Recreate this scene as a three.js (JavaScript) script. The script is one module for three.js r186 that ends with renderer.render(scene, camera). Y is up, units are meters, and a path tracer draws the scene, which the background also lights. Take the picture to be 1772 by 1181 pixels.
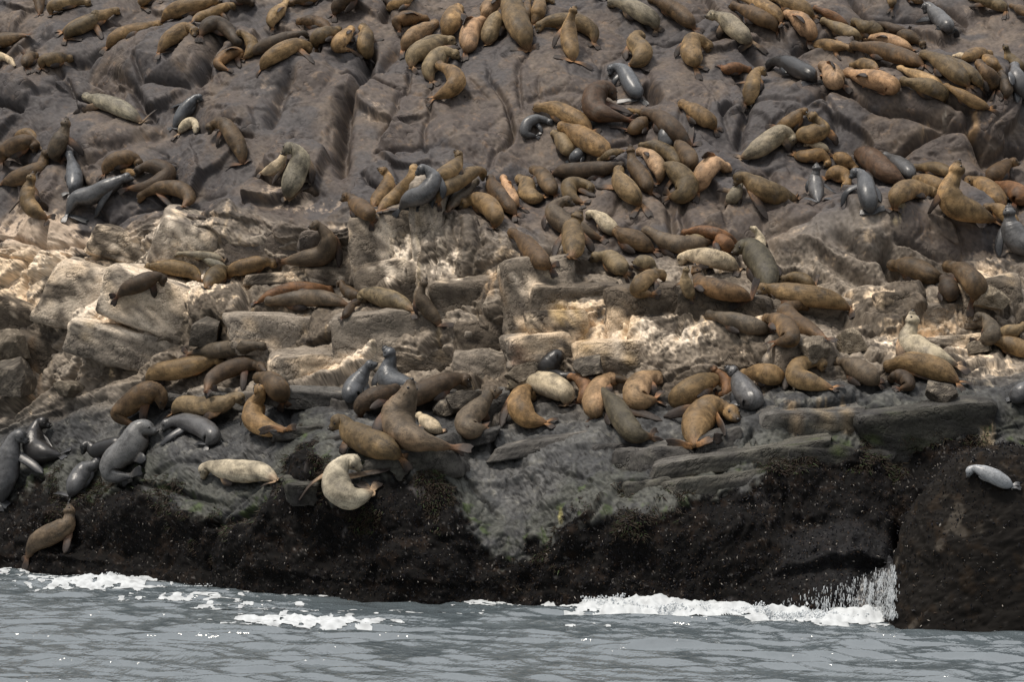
import * as THREE from 'three';
import { ImprovedNoise } from 'three/addons/math/ImprovedNoise.js';

// ---------------------------------------------------------------- camera, sky, sun, exposure
const scene = new THREE.Scene();
const F = 3307, EYE = new THREE.Vector3(0, 5, 0), PITCH = Math.atan(99.5 / F);
const camera = new THREE.PerspectiveCamera(2 * Math.atan(590.5 / F) * 180 / Math.PI, 1772 / 1181, 0.5, 3000);
camera.position.copy(EYE);
camera.rotation.set(PITCH, 0, 0);
scene.add(camera);
const renderer = new THREE.WebGLRenderer({ antialias: true });
renderer.toneMapping = THREE.LinearToneMapping;
renderer.toneMappingExposure = 2.5;
renderer.shadowMap.enabled = true;

const PN = new ImprovedNoise();
const n3 = (x, y, z) => PN.noise(x, y, z);
const fbm = (x, y, z, o = 4, g = 0.5) => { let a = 1, s = 0, t = 0; for (let i = 0; i < o; i++) { s += a * PN.noise(x, y, z); t += a; a *= g; x = x * 2.03 + 7.1; y = y * 2.03 + 3.7; z = z * 2.03 + 1.3; } return s / t; };
const clamp = (v, a, b) => v < a ? a : v > b ? b : v;
const sst = (a, b, v) => { const t = clamp((v - a) / (b - a), 0, 1); return t * t * (3 - 2 * t); };
const mix = (a, b, t) => a + (b - a) * t;
let SEED = 12345;
const rnd = () => { SEED = (SEED * 1664525 + 1013904223) >>> 0; return SEED / 4294967296; };
const hash2 = (i, j, k) => { let h = (i * 374761393 + j * 668265263 + k * 2147483647) | 0; h = Math.imul(h ^ (h >>> 13), 1274126177); h ^= h >>> 16; h = Math.imul(h, 2246822519); h ^= h >>> 15; return (h >>> 0) / 4294967296; };

// overcast sky: a layer of cloud, brightest overhead
{
  const W = 512, H = 256, data = new Float32Array(W * H * 4);
  for (let j = 0; j < H; j++) for (let i = 0; i < W; i++) {
    const el = ((j + 0.5) / H - 0.5) * Math.PI, az = (i + 0.5) / W * Math.PI * 2;
    const cx = Math.cos(el) * Math.cos(az), cz = Math.cos(el) * Math.sin(az), cy = Math.sin(el);
    let l = cy > 0 ? .24 + 1.0 * Math.pow(cy, 1.5) : 0.3 * Math.exp(cy * 4) + 0.05;
    const c = fbm(cx * 2.2 + 5, cy * 4, cz * 2.2, 5);
    l *= 0.52 * (1 + (cy > -0.05 ? 0.38 * c : 0));
    const o = (j * W + i) * 4;
    data[o] = l * 0.985; data[o + 1] = l * 1.0; data[o + 2] = l * 1.035; data[o + 3] = 1;
  }
  const sky = new THREE.DataTexture(data, W, H, THREE.RGBAFormat, THREE.FloatType);
  sky.mapping = THREE.EquirectangularReflectionMapping; sky.magFilter = THREE.LinearFilter; sky.minFilter = THREE.LinearFilter; sky.wrapS = THREE.RepeatWrapping; sky.needsUpdate = true;
  scene.background = sky; scene.environment = sky;
}
const sun = new THREE.DirectionalLight(new THREE.Color(1, 0.91, 0.80), 1.5);
sun.position.set(-24, 66, -40); sun.target.position.set(0, 6, -54);
sun.castShadow = true; sun.shadow.radius = 26; sun.shadow.mapSize.set(2048, 2048);
Object.assign(sun.shadow.camera, { left: -40, right: 40, top: 40, bottom: -40, near: 1, far: 160 });
scene.add(sun, sun.target);

// bearing of a point from the viewpoint (frame units) and the point at a distance d along it
const cP = Math.cos(PITCH), sP = Math.sin(PITCH);
function bearing(px, py, o) { const cy = (590.5 - py) / F, y = cy * cP + sP, z = cy * sP - cP; o[0] = (px - 886) / F / -z; o[1] = y / -z; return o; }
const _b = [0, 0];
const at = (px, py, d) => { bearing(px, py, _b); return new THREE.Vector3(_b[0] * d, EYE.y + _b[1] * d, -d); };
function toFrame(x, y, z, o) { const dy = y - EYE.y, yy = dy * cP + z * sP, zz = z * cP - dy * sP; o[0] = 886 + F * x / -zz; o[1] = 590.5 - F * yy / -zz; o[2] = -z; return o; }
const shade = (m) => { m.castShadow = true; m.receiveShadow = true; return m; };
function numbered(name) { const k = (numbered.c[name] = (numbered.c[name] ?? -1) + 1); return k ? name + '_' + String(k).padStart(3, '0') : name; }
numbered.c = {};
const GUANO = [ // pale guano patches: [cx, cy, rx, ry, strength]
  [150, 480, 190, 90, .75], [330, 395, 50, 30, .9], [60, 440, 90, 60, .6], [210, 540, 110, 50, .55], [300, 500, 90, 40, .6], [230, 575, 60, 50, .55], [60, 400, 70, 20, .5],
  [1000, 580, 110, 50, .8], [1140, 580, 110, 40, .75], [900, 480, 50, 30, .6], [780, 460, 35, 30, .8], [690, 430, 35, 50, .55], [690, 470, 40, 40, .4], [640, 400, 60, 15, .7], [530, 480, 60, 15, .9], [430, 480, 50, 18, .6],
  [540, 640, 120, 18, .75], [600, 625, 90, 16, .6], [680, 600, 60, 40, .4], [900, 610, 40, 40, .3], [1360, 690, 70, 20, .8], [1300, 570, 60, 30, .35], [1560, 590, 70, 35, .7], [1680, 570, 90, 22, .6], [1700, 620, 60, 40, .5], [1720, 450, 40, 25, .8], [1700, 490, 60, 25, .5], [1620, 385, 80, 8, .5],
  [500, 335, 40, 30, .7], [560, 350, 40, 12, .5], [50, 360, 40, 20, .5], [150, 330, 60, 20, .3], [470, 190, 40, 20, .25], [650, 205, 25, 15, .4], [1450, 200, 30, 40, .25], [1500, 520, 60, 14, .4], [430, 580, 60, 30, .35], [1230, 430, 60, 40, .15], [960, 760, 50, 60, .2], [1050, 740, 60, 50, .2], [400, 890, 60, 25, .3], [700, 700, 200, 40, .12],
];
const RUNS = [ // run marks down the face: [x, top, half width, bottom, colour]
  [1370, 690, 16, 760, [.34, .25, .16]], [1425, 690, 14, 750, [.36, .28, .18]], [1708, 715, 16, 800, [.5, .38, .24]], [1462, 690, 12, 760, [.26, .2, .13]], [1198, 790, 10, 830, [.4, .33, .24]],
  [1085, 560, 12, 640, [.5, .36, .2]], [980, 520, 30, 570, [.5, .34, .14]], [1010, 540, 14, 620, [.48, .33, .17]], [660, 590, 14, 650, [.5, .42, .3]], [58, 580, 10, 700, [.3, .2, .12]], [690, 400, 14, 480, [.42, .34, .24]], [1675, 215, 10, 265, [.4, .26, .14]], [1600, 225, 8, 265, [.36, .26, .16]], [1635, 215, 3, 245, [.5, .45, .38]], [860, 470, 20, 540, [.34, .24, .15]], [470, 545, 10, 600, [.34, .24, .15]], [1540, 380, 6, 420, [.42, .34, .2]], [900, 590, 24, 640, [.34, .22, .15]], [975, 880, 6, 915, [.3, .27, .1]],
];
// ---------------------------------------------------------------- the cliff: feature lines (waterline, ledge lips, ledge backs, brows) as [height reading, distance] per column
const COLX = [-300, 0, 150, 300, 450, 600, 750, 900, 1050, 1200, 1350, 1500, 1650, 1772, 2060];
const LINES = [
  [[985, 56], [905, 57.2], [790, 59.3], [690, 61], [575, 62], [500, 63.2], [440, 63.8], [400, 64.6], [330, 65.6], [170, 69], [0, 73]],
  [[998, 54], [890, 55.2], [780, 57], [670, 59.5], [560, 60.3], [490, 61.3], [440, 61.8], [390, 62.8], [320, 64], [170, 67.6], [0, 72]],
  [[1015, 51.5], [880, 52.7], [780, 54.5], [665, 57.5], [522, 58.3], [465, 59.8], [400, 60.3], [370, 61.2], [310, 62.3], [170, 66], [0, 70.6]],
  [[1028, 49.3], [860, 50.5], [770, 52.4], [650, 55.8], [545, 56.5], [482, 58.5], [385, 59], [350, 60], [280, 61.5], [160, 64.6], [0, 69]],
  [[1038, 47.6], [880, 48.5], [790, 50.1], [650, 54.5], [565, 55.2], [515, 57], [400, 57.6], [340, 59], [270, 60.5], [150, 63.8], [0, 68]],
  [[1045, 46.7], [900, 47.5], [790, 49.6], [660, 53.3], [575, 54.2], [545, 55.2], [380, 56.5], [345, 57.8], [280, 59.5], [150, 63], [0, 67]],
  [[1047, 46.5], [925, 47.2], [800, 49], [670, 52.3], [560, 53.1], [500, 53.8], [455, 54.8], [370, 56.8], [290, 59], [150, 62.2], [0, 66.2]],
  [[1055, 45.4], [880, 46.2], [800, 47.8], [665, 51.2], [580, 51.9], [520, 52.6], [460, 54], [370, 56.6], [290, 58.8], [150, 61.8], [0, 65.8]],
  [[1060, 44.8], [870, 45.8], [775, 47.5], [665, 50.2], [570, 50.9], [520, 52], [450, 54], [360, 56.6], [290, 58.4], [150, 61.6], [0, 65.6]],
  [[1065, 44.3], [810, 46.7], [702, 47.4], [650, 49.2], [600, 49.9], [530, 52], [440, 54.3], [350, 56.6], [285, 58.2], [150, 61.6], [0, 66]],
  [[1072, 44], [800, 46.7], [692, 47.4], [645, 49], [585, 50.3], [520, 52.2], [395, 53.8], [345, 56], [285, 57.7], [165, 60.2], [0, 66]],
  [[1080, 43.6], [800, 46.4], [695, 47], [630, 49.7], [580, 51], [508, 51.6], [450, 53.6], [385, 54.2], [300, 57], [180, 58.6], [0, 65]],
  [[1088, 43], [800, 46], [695, 46.6], [630, 49.3], [590, 50.5], [510, 51.3], [450, 53.2], [400, 53.8], [300, 57], [215, 58.4], [0, 63]],
];
const NR = 14;
const lat = [];
{
  const ext = (c, dd, dp) => c.map(([p, d]) => [p + dp, d + dd]);
  const cols = [ext(LINES[0], 3.5, -14), ...LINES, ext(LINES[LINES.length - 1], -1.2, 8)];
  cols.forEach((c, i) => {
    const X = COLX[i], rows = [];
    const wd = c[0][1];
    const wl = at(X, 900, wd);
    rows.push(new THREE.Vector3(wl.x, -2.2, -(wd - 0.7)));
    rows.push(new THREE.Vector3(wl.x, 0.0, -wd));
    for (let k = 1; k < c.length; k++) rows.push(at(X, c[k][0], c[k][1]));
    const t = c[c.length - 1];
    rows.push(at(X, -75, t[1] + 3.2));
    rows.push(at(X, -60, t[1] + 16));
    lat.push(rows);
  });
}
const catmull = (a, b, c, d, t) => 0.5 * (2 * b + (c - a) * t + (2 * a - 5 * b + 4 * c - d) * t * t + (3 * b - a - 3 * c + d) * t * t * t);
function latRow(k, px) { // feature line k at column px
  let i = 0; while (i < COLX.length - 2 && px > COLX[i + 1]) i++;
  const t = (px - COLX[i]) / (COLX[i + 1] - COLX[i]);
  const g = (j) => lat[clamp(j, 0, COLX.length - 1)][k];
  const a = g(i - 1), b = g(i), c = g(i + 1), d = g(i + 2), L = COLX.length - 1;
  return [mix(b.x, c.x, t), i === 0 || i >= L - 1 ? mix(b.y, c.y, t) : catmull(a.y, b.y, c.y, d.y, t), i === 0 || i >= L - 1 ? mix(b.z, c.z, t) : catmull(a.z, b.z, c.z, d.z, t)];
}
function polyY(P, x) { let i = 0; while (i < P.length - 4 && x > P[i + 2]) i += 2; return mix(P[i + 1], P[i + 3], clamp((x - P[i]) / (P[i + 2] - P[i]), 0, 1)); }
function segDist(P, x, y) { // distance to a polyline and how far along (0..1)
  let best = 1e9, along = 0; const n = P.length / 2 - 1;
  for (let i = 0; i < n; i++) {
    const ax = P[i * 2], ay = P[i * 2 + 1], bx = P[i * 2 + 2], by = P[i * 2 + 3], dx = bx - ax, dy = by - ay;
    const t = clamp(((x - ax) * dx + (y - ay) * dy) / (dx * dx + dy * dy), 0, 1), d = Math.hypot(x - ax - dx * t, y - ay - dy * t);
    if (d < best) { best = d; along = (i + t) / n; }
  }
  return [best, along];
}
// grooves (cracks, gullies, joints): [half width, depth m, polyline]; humps: [cx, cy, rx, ry, height m]
const GROOVES = [
  [4, .14, [713, 120, 707, 152, 690, 186, 684, 218, 656, 249]], [4, .12, [748, 145, 742, 188, 746, 211, 732, 236, 740, 275]],
  [4, .14, [845, 120, 849, 150, 877, 185, 887, 221, 872, 254, 844, 295]], [4.5, .13, [921, 92, 900, 127, 896, 162, 908, 203]], [4, .11, [878, 190, 888, 223, 878, 250]],
  [3.5, .09, [795, 95, 793, 130, 797, 150]], [3.5, .07, [1010, 80, 1040, 130, 1056, 150]], [3.5, .08, [1112, 118, 1126, 145, 1122, 165]], [4, .08, [1210, 150, 1240, 190, 1255, 240, 1270, 260]],
  [12, .6, [640, 75, 634, 118, 626, 160, 602, 183]], [14, .75, [610, 170, 596, 214, 590, 255, 588, 305]], [10, .5, [525, 130, 545, 108, 562, 100]], [10, .4, [520, 150, 500, 185, 484, 210, 470, 240]],
  [8, .35, [195, 140, 216, 146, 236, 162, 254, 193, 279, 226]], [7, .3, [105, 108, 155, 112, 170, 100, 210, 92]], [7, .25, [50, 180, 90, 170, 110, 150, 105, 120]], [7, .22, [130, 300, 200, 270, 260, 250, 300, 236]],
  [8, .3, [370, 130, 372, 150, 350, 165]], [6, .22, [100, 60, 60, 100, 10, 160]], [9, .3, [690, 75, 665, 100, 640, 140]],
  [10, .6, [1112, 150, 1128, 172, 1140, 190]], [9, .35, [1265, 130, 1300, 190, 1285, 230, 1275, 270]], [8, .3, [1255, 60, 1290, 100, 1330, 130]], [10, .35, [1140, 350, 1160, 380, 1165, 415]], [8, .25, [1185, 350, 1180, 385, 1185, 415]],
  [9, .3, [1330, 300, 1345, 345, 1390, 370]], [10, .35, [1440, 420, 1500, 450, 1540, 440]], [14, .6, [1520, 440, 1545, 468, 1560, 470]], [9, .3, [1410, 440, 1470, 475, 1530, 500]],
  [8, .35, [1670, 255, 1700, 285, 1772, 275]], [6, .2, [1430, 200, 1450, 250]],
  [6, .28, [722, 380, 730, 430, 722, 480, 705, 530, 700, 560]], [5, .22, [830, 395, 838, 440, 815, 500, 800, 545]], [6, .22, [812, 540, 845, 556, 870, 580]], [5, .2, [760, 420, 765, 470]],
  [5, .22, [640, 400, 625, 450, 610, 500]], [6, .25, [70, 450, 45, 520, 10, 540]], [6, .25, [100, 400, 65, 470]], [6, .25, [180, 380, 150, 440, 100, 480, 85, 540]], [9, .4, [85, 650, 62, 690, 10, 720]],
  [9, .35, [378, 545, 372, 590, 380, 605]], [8, .3, [310, 620, 290, 655]], [7, .3, [140, 620, 125, 660, 150, 670]], [6, .2, [95, 610, 160, 560, 200, 540]],
  [6, .25, [1060, 520, 1055, 580, 1045, 620]], [6, .22, [1092, 560, 1080, 610, 1085, 640]], [6, .22, [1185, 560, 1175, 600]], [5, .15, [935, 530, 945, 560, 985, 575, 1040, 560, 1080, 545]], [5, .15, [920, 490, 930, 530, 918, 545]],
  [5, .15, [490, 545, 500, 600]], [5, .15, [600, 590, 640, 600]], [5, .16, [570, 600, 560, 640]], [5, .16, [760, 575, 755, 640]], [5, .16, [850, 590, 835, 650]], [5, .14, [660, 570, 665, 610]],
  [6, .22, [845, 690, 850, 760, 855, 790]], [4, .1, [500, 745, 600, 760]], [4, .12, [505, 690, 500, 740, 495, 770]], [4, .1, [870, 800, 1000, 830, 1060, 860]], [4, .12, [730, 790, 800, 830, 870, 900]], [4, .12, [690, 810, 750, 850, 800, 880]],
  [5, .14, [1165, 780, 1100, 790, 1060, 810]], [5, .2, [1246, 770, 1240, 820]], [5, .2, [1300, 740, 1290, 800]], [5, .18, [1400, 690, 1395, 760]], [5, .12, [1545, 690, 1550, 800, 1548, 870]], [13, .7, [1556, 890, 1552, 960, 1550, 1070]], [5, .18, [1480, 680, 1470, 760]], [5, .2, [1600, 690, 1590, 740]],
  [6, .25, [1745, 500, 1740, 560]], [5, .2, [1690, 500, 1700, 560]], [5, .16, [1650, 510, 1640, 560]], [5, .14, [1560, 560, 1640, 580, 1700, 590]], [6, .2, [1340, 660, 1420, 690]],
  [7, .25, [365, 915, 420, 900, 470, 875]], [7, .22, [360, 960, 350, 1010]], [6, .2, [200, 840, 290, 850, 400, 880]], [8, .3, [260, 780, 250, 830, 230, 860]],
];
const HUMPS = [
  [300, 120, 85, 52, .75], [205, 240, 75, 38, .5], [130, 70, 70, 35, .35], [235, 105, 60, 30, .3], [45, 165, 55, 45, .45], [430, 190, 80, 70, .5], [560, 160, 60, 60, .6], [505, 130, 45, 35, .3], [640, 290, 70, 40, .3],
  [800, 250, 60, 40, .3], [950, 130, 90, 60, .35], [1200, 170, 80, 70, .35], [1420, 60, 120, 50, .3], [1540, 205, 190, 62, .9], [1400, 195, 70, 50, .25], [1690, 205, 120, 60, .4], [1560, 395, 170, 45, .6], [1300, 360, 110, 60, .4], [1080, 350, 90, 40, .4],
  [700, 430, 55, 70, .45], [860, 470, 75, 90, .5], [790, 420, 40, 70, .25], [1010, 580, 110, 60, .35], [1150, 600, 60, 50, .25], [1260, 600, 100, 45, .4], [230, 560, 95, 60, .4], [90, 470, 60, 60, .3], [330, 410, 60, 40, .35], [440, 420, 55, 40, .3],
  [690, 850, 90, 90, .8], [560, 850, 60, 80, .6], [1180, 930, 190, 60, .45], [1030, 800, 130, 60, .25], [760, 1000, 80, 50, .35], [470, 970, 60, 60, .4], [230, 900, 100, 40, .4], [110, 985, 70, 25, .5], [1475, 1040, 95, 75, 1.3], [1400, 1060, 80, 40, .5], [1350, 830, 60, 40, .35], [1620, 640, 50, 25, .3], [1680, 530, 90, 30, .3],
  [300, 800, 60, 40, .3], [150, 700, 80, 40, .3],
];
const MUSSEL = [-300, 860, 0, 865, 60, 828, 150, 866, 230, 838, 300, 872, 400, 925, 470, 885, 505, 835, 525, 785, 560, 800, 600, 880, 660, 862, 700, 830, 740, 850, 800, 890, 840, 945, 880, 962, 960, 935, 1000, 892, 1060, 882, 1160, 884, 1250, 852, 1330, 815, 1380, 785, 1440, 795, 1500, 768, 1600, 765, 1650, 745, 1700, 775, 2060, 775];
// faceted blocks: a jittered cell pattern, every cell a plane with its own offset and tilt
function blocks(x, y, s, seed, o) {
  x /= s; y /= s; const i0 = Math.floor(x), j0 = Math.floor(y);
  let d1 = 9, d2 = 9, bi = 0, bj = 0, bx = 0, by = 0;
  for (let j = j0 - 1; j <= j0 + 1; j++) for (let i = i0 - 1; i <= i0 + 1; i++) {
    const px = i + 0.15 + 0.7 * hash2(i, j, seed), py = j + 0.15 + 0.7 * hash2(i, j, seed + 1);
    const d = Math.max(Math.abs(x - px) * 1.05 + 0.2 * Math.abs(y - py), Math.abs(y - py) * 1.0 + 0.22 * Math.abs(x - px));
    if (d < d1) { d2 = d1; d1 = d; bi = i; bj = j; bx = px; by = py; } else if (d < d2) d2 = d;
  }
  o[0] = d2 - d1; o[1] = (hash2(bi, bj, seed + 2) - 0.5) + (x - bx) * (hash2(bi, bj, seed + 3) - 0.5) * 1.3 + (y - by) * (hash2(bi, bj, seed + 4) - 0.5) * 1.3; o[2] = hash2(bi, bj, seed + 5);
  return o;
}
for (const g of GROOVES) { const P = g[2], m = g[0] * 2.2 + 8; P.minx = P.miny = 1e9; P.maxx = P.maxy = -1e9; for (let i = 0; i < P.length; i += 2) { P.minx = Math.min(P.minx, P[i] - m); P.maxx = Math.max(P.maxx, P[i] + m); P.miny = Math.min(P.miny, P[i + 1] - m); P.maxy = Math.max(P.maxy, P[i + 1] + m); } }
// rounded lobes with creases between them; some creases are deep, some hardly show
function lobes(x, y, s, seed, o) {
  x /= s; y /= s; const i0 = Math.floor(x), j0 = Math.floor(y); let d1 = 9, d2 = 9, a = 0, b = 0;
  for (let j = j0 - 1; j <= j0 + 1; j++) for (let i = i0 - 1; i <= i0 + 1; i++) { const dx = x - i - .1 - .8 * hash2(i, j, seed), dy = y - j - .1 - .8 * hash2(i, j, seed + 1), d = Math.sqrt(dx * dx + dy * dy), k = i * 7919 + j * 104729; if (d < d1) { d2 = d1; b = a; d1 = d; a = k; } else if (d < d2) { d2 = d; b = k; } }
  o[0] = d2 - d1; o[1] = hash2(Math.min(a, b) | 0, Math.max(a, b) | 0, seed + 2); o[2] = hash2(a | 0, 1, seed + 3); return o;
}
const NU = 900, NV = 770;
const U0 = -300, U1 = 2060;
const colU = []; for (let i = 0; i <= NU; i++) { const t = i / NU; colU.push(t < .05 ? mix(U0, -40, t / .05) : t > .95 ? mix(1812, U1, (t - .95) / .05) : mix(-40, 1812, (t - .05) / .9)); }
// rows: even spacing by height reading between feature lines
const rowW = []; { const share = [12, 80, 92, 88, 66, 54, 48, 46, 52, 82, 92, 30, 8, 8]; let tot = 0; for (let k = 0; k < NR - 1; k++) tot += share[k]; for (let k = 0; k < NR - 1; k++) { const n = Math.round(share[k] / tot * NV); for (let q = 0; q < n; q++) rowW.push(k + q / n); } rowW.push(NR - 1 - 1e-6); }
const RV = rowW.length, RU = NU + 1, RN = RU * RV;
const rockP = new Float32Array(RN * 3), rockC = new Float32Array(RN * 3), rockA = new Float32Array(RN * 4), WW = new Float32Array(RN); // A: U, V, mussel, block id
{
  const base = new Float32Array(RN * 3), tmp = [0, 0, 0];
  for (let i = 0; i < RU; i++) {
    const U = colU[i], L = []; for (let k = 0; k < NR; k++) L.push(latRow(k, U));
    const lin = (w, c) => { w = clamp(w, 0, NR - 1.00001); const k = w | 0; return mix(L[k][c], L[k + 1][c], w - k); };
    for (let j = 0; j < RV; j++) {
      const w0 = rowW[j], o = (j * RU + i) * 3;
      const w = w0 + (w0 > 1.3 && w0 < 11 ? 0.28 * fbm(U * .0075, w0 * .9, 3.3, 3) : 0), dl = w0 < 1.5 || w0 > 11.3 ? .05 : .14;
      for (let c = 0; c < 3; c++) base[o + c] = (lin(w - dl, c) + lin(w, c) * 1.4 + lin(w + dl, c)) / 3.4;
      toFrame(base[o], base[o + 1], base[o + 2], tmp);
      const a = (j * RU + i) * 4; rockA[a] = U; rockA[a + 1] = tmp[1];
    }
  }
  const bo = [0, 0, 0], H = new Float32Array(RN), NB_ = new Float32Array(RN * 3), ZW = new Float32Array(RN * 4);
  for (let j = 0; j < RV; j++) for (let i = 0; i < RU; i++) {
    const o = (j * RU + i) * 3, a = (j * RU + i) * 4, st = 5;
    const il = Math.max(0, i - st), ir = Math.min(RU - 1, i + st), jl = Math.max(0, j - st), jr = Math.min(RV - 1, j + st);
    const L = (j * RU + il) * 3, R = (j * RU + ir) * 3, D = (jl * RU + i) * 3, T = (jr * RU + i) * 3;
    const ux = base[R] - base[L], uy = base[R + 1] - base[L + 1], uz = base[R + 2] - base[L + 2], vx = base[T] - base[D], vy = base[T + 1] - base[D + 1], vz = base[T + 2] - base[D + 2];
    let nx = uy * vz - uz * vy, ny = uz * vx - ux * vz, nz = ux * vy - uy * vx; const nl = Math.hypot(nx, ny, nz); nx /= nl; ny /= nl; nz /= nl;
    const U = rockA[a], V = rockA[a + 1], w = rowW[j];
    const X = base[o], Y = base[o + 1], Z = base[o + 2];
    const S = Y * .8 - Z * .75; // up the slope, metres
    // zone weights
    const wz = w + 0.5 * fbm(X * .35, S * .35, 8.1, 3);
    const rightDome = sst(1300, 1450, U);
    const dome = sst(6.6 - rightDome * .4, 7.6 - rightDome * .4, wz), cliff = sst(3.4, 4.0, wz) * (1 - dome);
    const mTop = polyY(MUSSEL, U) + 44 * fbm(X * .9, S * .9, 2.2, 3) + 42 * fbm(X * 3.2, S * 3.2, 6.2, 3);
    const mus = sst(-9, 12, V - mTop), shelf = Math.max(0, 1 - dome - cliff) * (1 - mus);
    let h = 0;
    const wx = X + .5 * fbm(X * .5, S * .5, 1.7, 2), ws = S + .5 * fbm(X * .5, S * .5, 5.9, 2);
    // smooth lobed upper slope
    if (dome > .001) {
      const l1 = fbm(X * .22 + 3, S * .14, Z * .05, 3); lobes(wx * 1.0 + ws * .25 + 60, ws * .85 + 20, 2.9, 91, bo); const le = bo[0], lk = sst(.25, .9, bo[1]) * (1 - .6 * sst(660, 720, U) * sst(1080, 1000, U)), lo = bo[2]; lobes(wx * 1.1 - ws * .2 + 20, ws * .8, 1.05, 95, bo); const me = bo[0], mk = sst(.55, 1, bo[1]);
      h += dome * (.85 * l1 + lk * (.62 * (1 - Math.exp(-le * 2.4)) - .34 * Math.exp(-Math.pow(le / .045, 2))) + mk * (.09 * (1 - Math.exp(-me * 4)) - .1 * Math.exp(-Math.pow(me / .07, 2))) + .1 * fbm(X * .8, S * .7, 9.1, 3) + .03 * fbm(X * 4, S * 4, 3.1, 3));
      const pit = fbm(X * 2.2, S * 2.2, 21, 3); h -= dome * .09 * sst(.22, .42, pit);
    }
    if (cliff + shelf + mus > .001) {
      const ang = cliff * .12 - .1, bx = wx * Math.cos(ang) - ws * Math.sin(ang), by = (wx * Math.sin(ang) + ws * Math.cos(ang));
      blocks(bx + 40, by * 1.25, 2.1, 7, bo); const e1 = bo[0], p1 = bo[1]; const id = bo[2];
      blocks(bx + 20, by * 1.35 + 9, .82, 17, bo); const e2 = bo[0], p2 = bo[1], id2 = bo[2];
      blocks(bx + 3, by * 1.2 + 3, .36, 27, bo); const e3 = bo[0], p3 = bo[1];
      const amp = cliff * 1.1 + shelf * .48 + mus * .38 * (1 - cliff - 0);
      const fr = .3 + .95 * sst(-.2, .4, fbm(X * .4, S * .4, 30, 2)); // some parts are broken finer than others
      h += amp * (.5 * p1 * sst(0, .22, e1) + fr * .24 * p2 * sst(0, .24, e2) + fr * .09 * p3 * sst(0, .3, e3) - .12 * (1 - sst(0, .08, e1)) - .06 * fr * (1 - sst(0, .12, e2)) - .025 * fr * (1 - sst(0, .14, e3)));
      h += (cliff + shelf) * .13 * fbm(X * 1.1, S * 1.1, 14, 3);
      h += mus * (.62 * fbm(X * .55, S * .5, 40, 3) + .34 * fbm(X * 1.6, S * 1.3, 41, 3) );
      rockA[a + 3] = id * .5 + id2 * .5;
    } else rockA[a + 3] = .5;
    for (const g of GROOVES) {
      const P = g[2]; if (U < P.minx || U > P.maxx || V < P.miny || V > P.maxy) continue;
      const wob = 9 * fbm(X * 1.1, S * 1.1, 50, 3), [d, t] = segDist(P, U + wob, V + wob * .6), e = Math.min(1, Math.min(t, 1 - t) * 7 + .15);
      h -= (V < 400 ? (g[0] < 5 ? 1.7 : 1.15) : 1.25) * g[1] * e * Math.exp(-Math.pow(d / (g[0] * .8), 2));
    }
    for (const b of HUMPS) {
      const dx = (U - b[0]) / b[2], dy = (V - b[1]) / b[3], q = dx * dx + dy * dy; if (q > 4) continue;
      h += b[4] * Math.pow(clamp(1 - q * .25, 0, 1), 2) * (q < 4 ? 1 : 0);
    }
    if (w < 1.2) h *= .6; if (w > 11.6) h *= .5;
    const edge = Math.min(1, Math.min(i, RU - 1 - i) / 14);
    H[o / 3] = h; NB_[o] = nx; NB_[o + 1] = ny; NB_[o + 2] = nz; ZW[a] = mus; ZW[a + 1] = dome; ZW[a + 2] = cliff; ZW[a + 3] = shelf;
    rockA[a + 2] = mus;
  }
  for (let it = 0; it < 1; it++) { const q = H.slice(); for (let j = 1; j < RV - 1; j++) for (let i = 1; i < RU - 1; i++) { const k = j * RU + i; H[k] = q[k] * .36 + .0 + (q[k - 1] + q[k + 1] + q[k - RU] + q[k + RU]) * .11 + (q[k - 1 - RU] + q[k + 1 - RU] + q[k - 1 + RU] + q[k + 1 + RU]) * .05; } }
  // draw the rows of the sheet closer together where the rock drops steeply, so that step walls get as many points as ledges
  const Q = new Float32Array(RN * 12); // x y z, nx ny nz, V, mus, dome, cliff, shelf, block id
  const A = new Float32Array(RN), wgt = rowW.map((w) => w < .9 ? .5 : w > 11.6 ? .15 : 1);
  const px = (k, c) => base[k * 3 + c] + NB_[k * 3 + c] * H[k];
  for (let i = 0; i < RU; i++) { let s = 0, T = 0; for (let j = 1; j < RV; j++) { const k = j * RU + i, q = k - RU; const dz = px(k, 2) - px(q, 2), up_ = Math.abs(px(k, 1) - px(q, 1) + .06 * dz); A[k] = (up_ + .22 * Math.hypot(px(k, 0) - px(q, 0), dz)) * wgt[j]; T += A[k]; } for (let j = 1; j < RV; j++) { const k = j * RU + i; s += .85 * A[k] / T + .15 / (RV - 1); A[k] = s; } A[i] = 0; }
  for (let it = 0; it < 2; it++) { const q = A.slice(), n = 20; for (let j = 1; j < RV - 1; j++) for (let i = 0; i < RU; i++) { let s = 0, c = 0; for (let d = -n; d <= n; d++) { const k = i + d; if (k >= 0 && k < RU) { s += q[j * RU + k]; c++; } } A[j * RU + i] = s / c; } }
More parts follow.
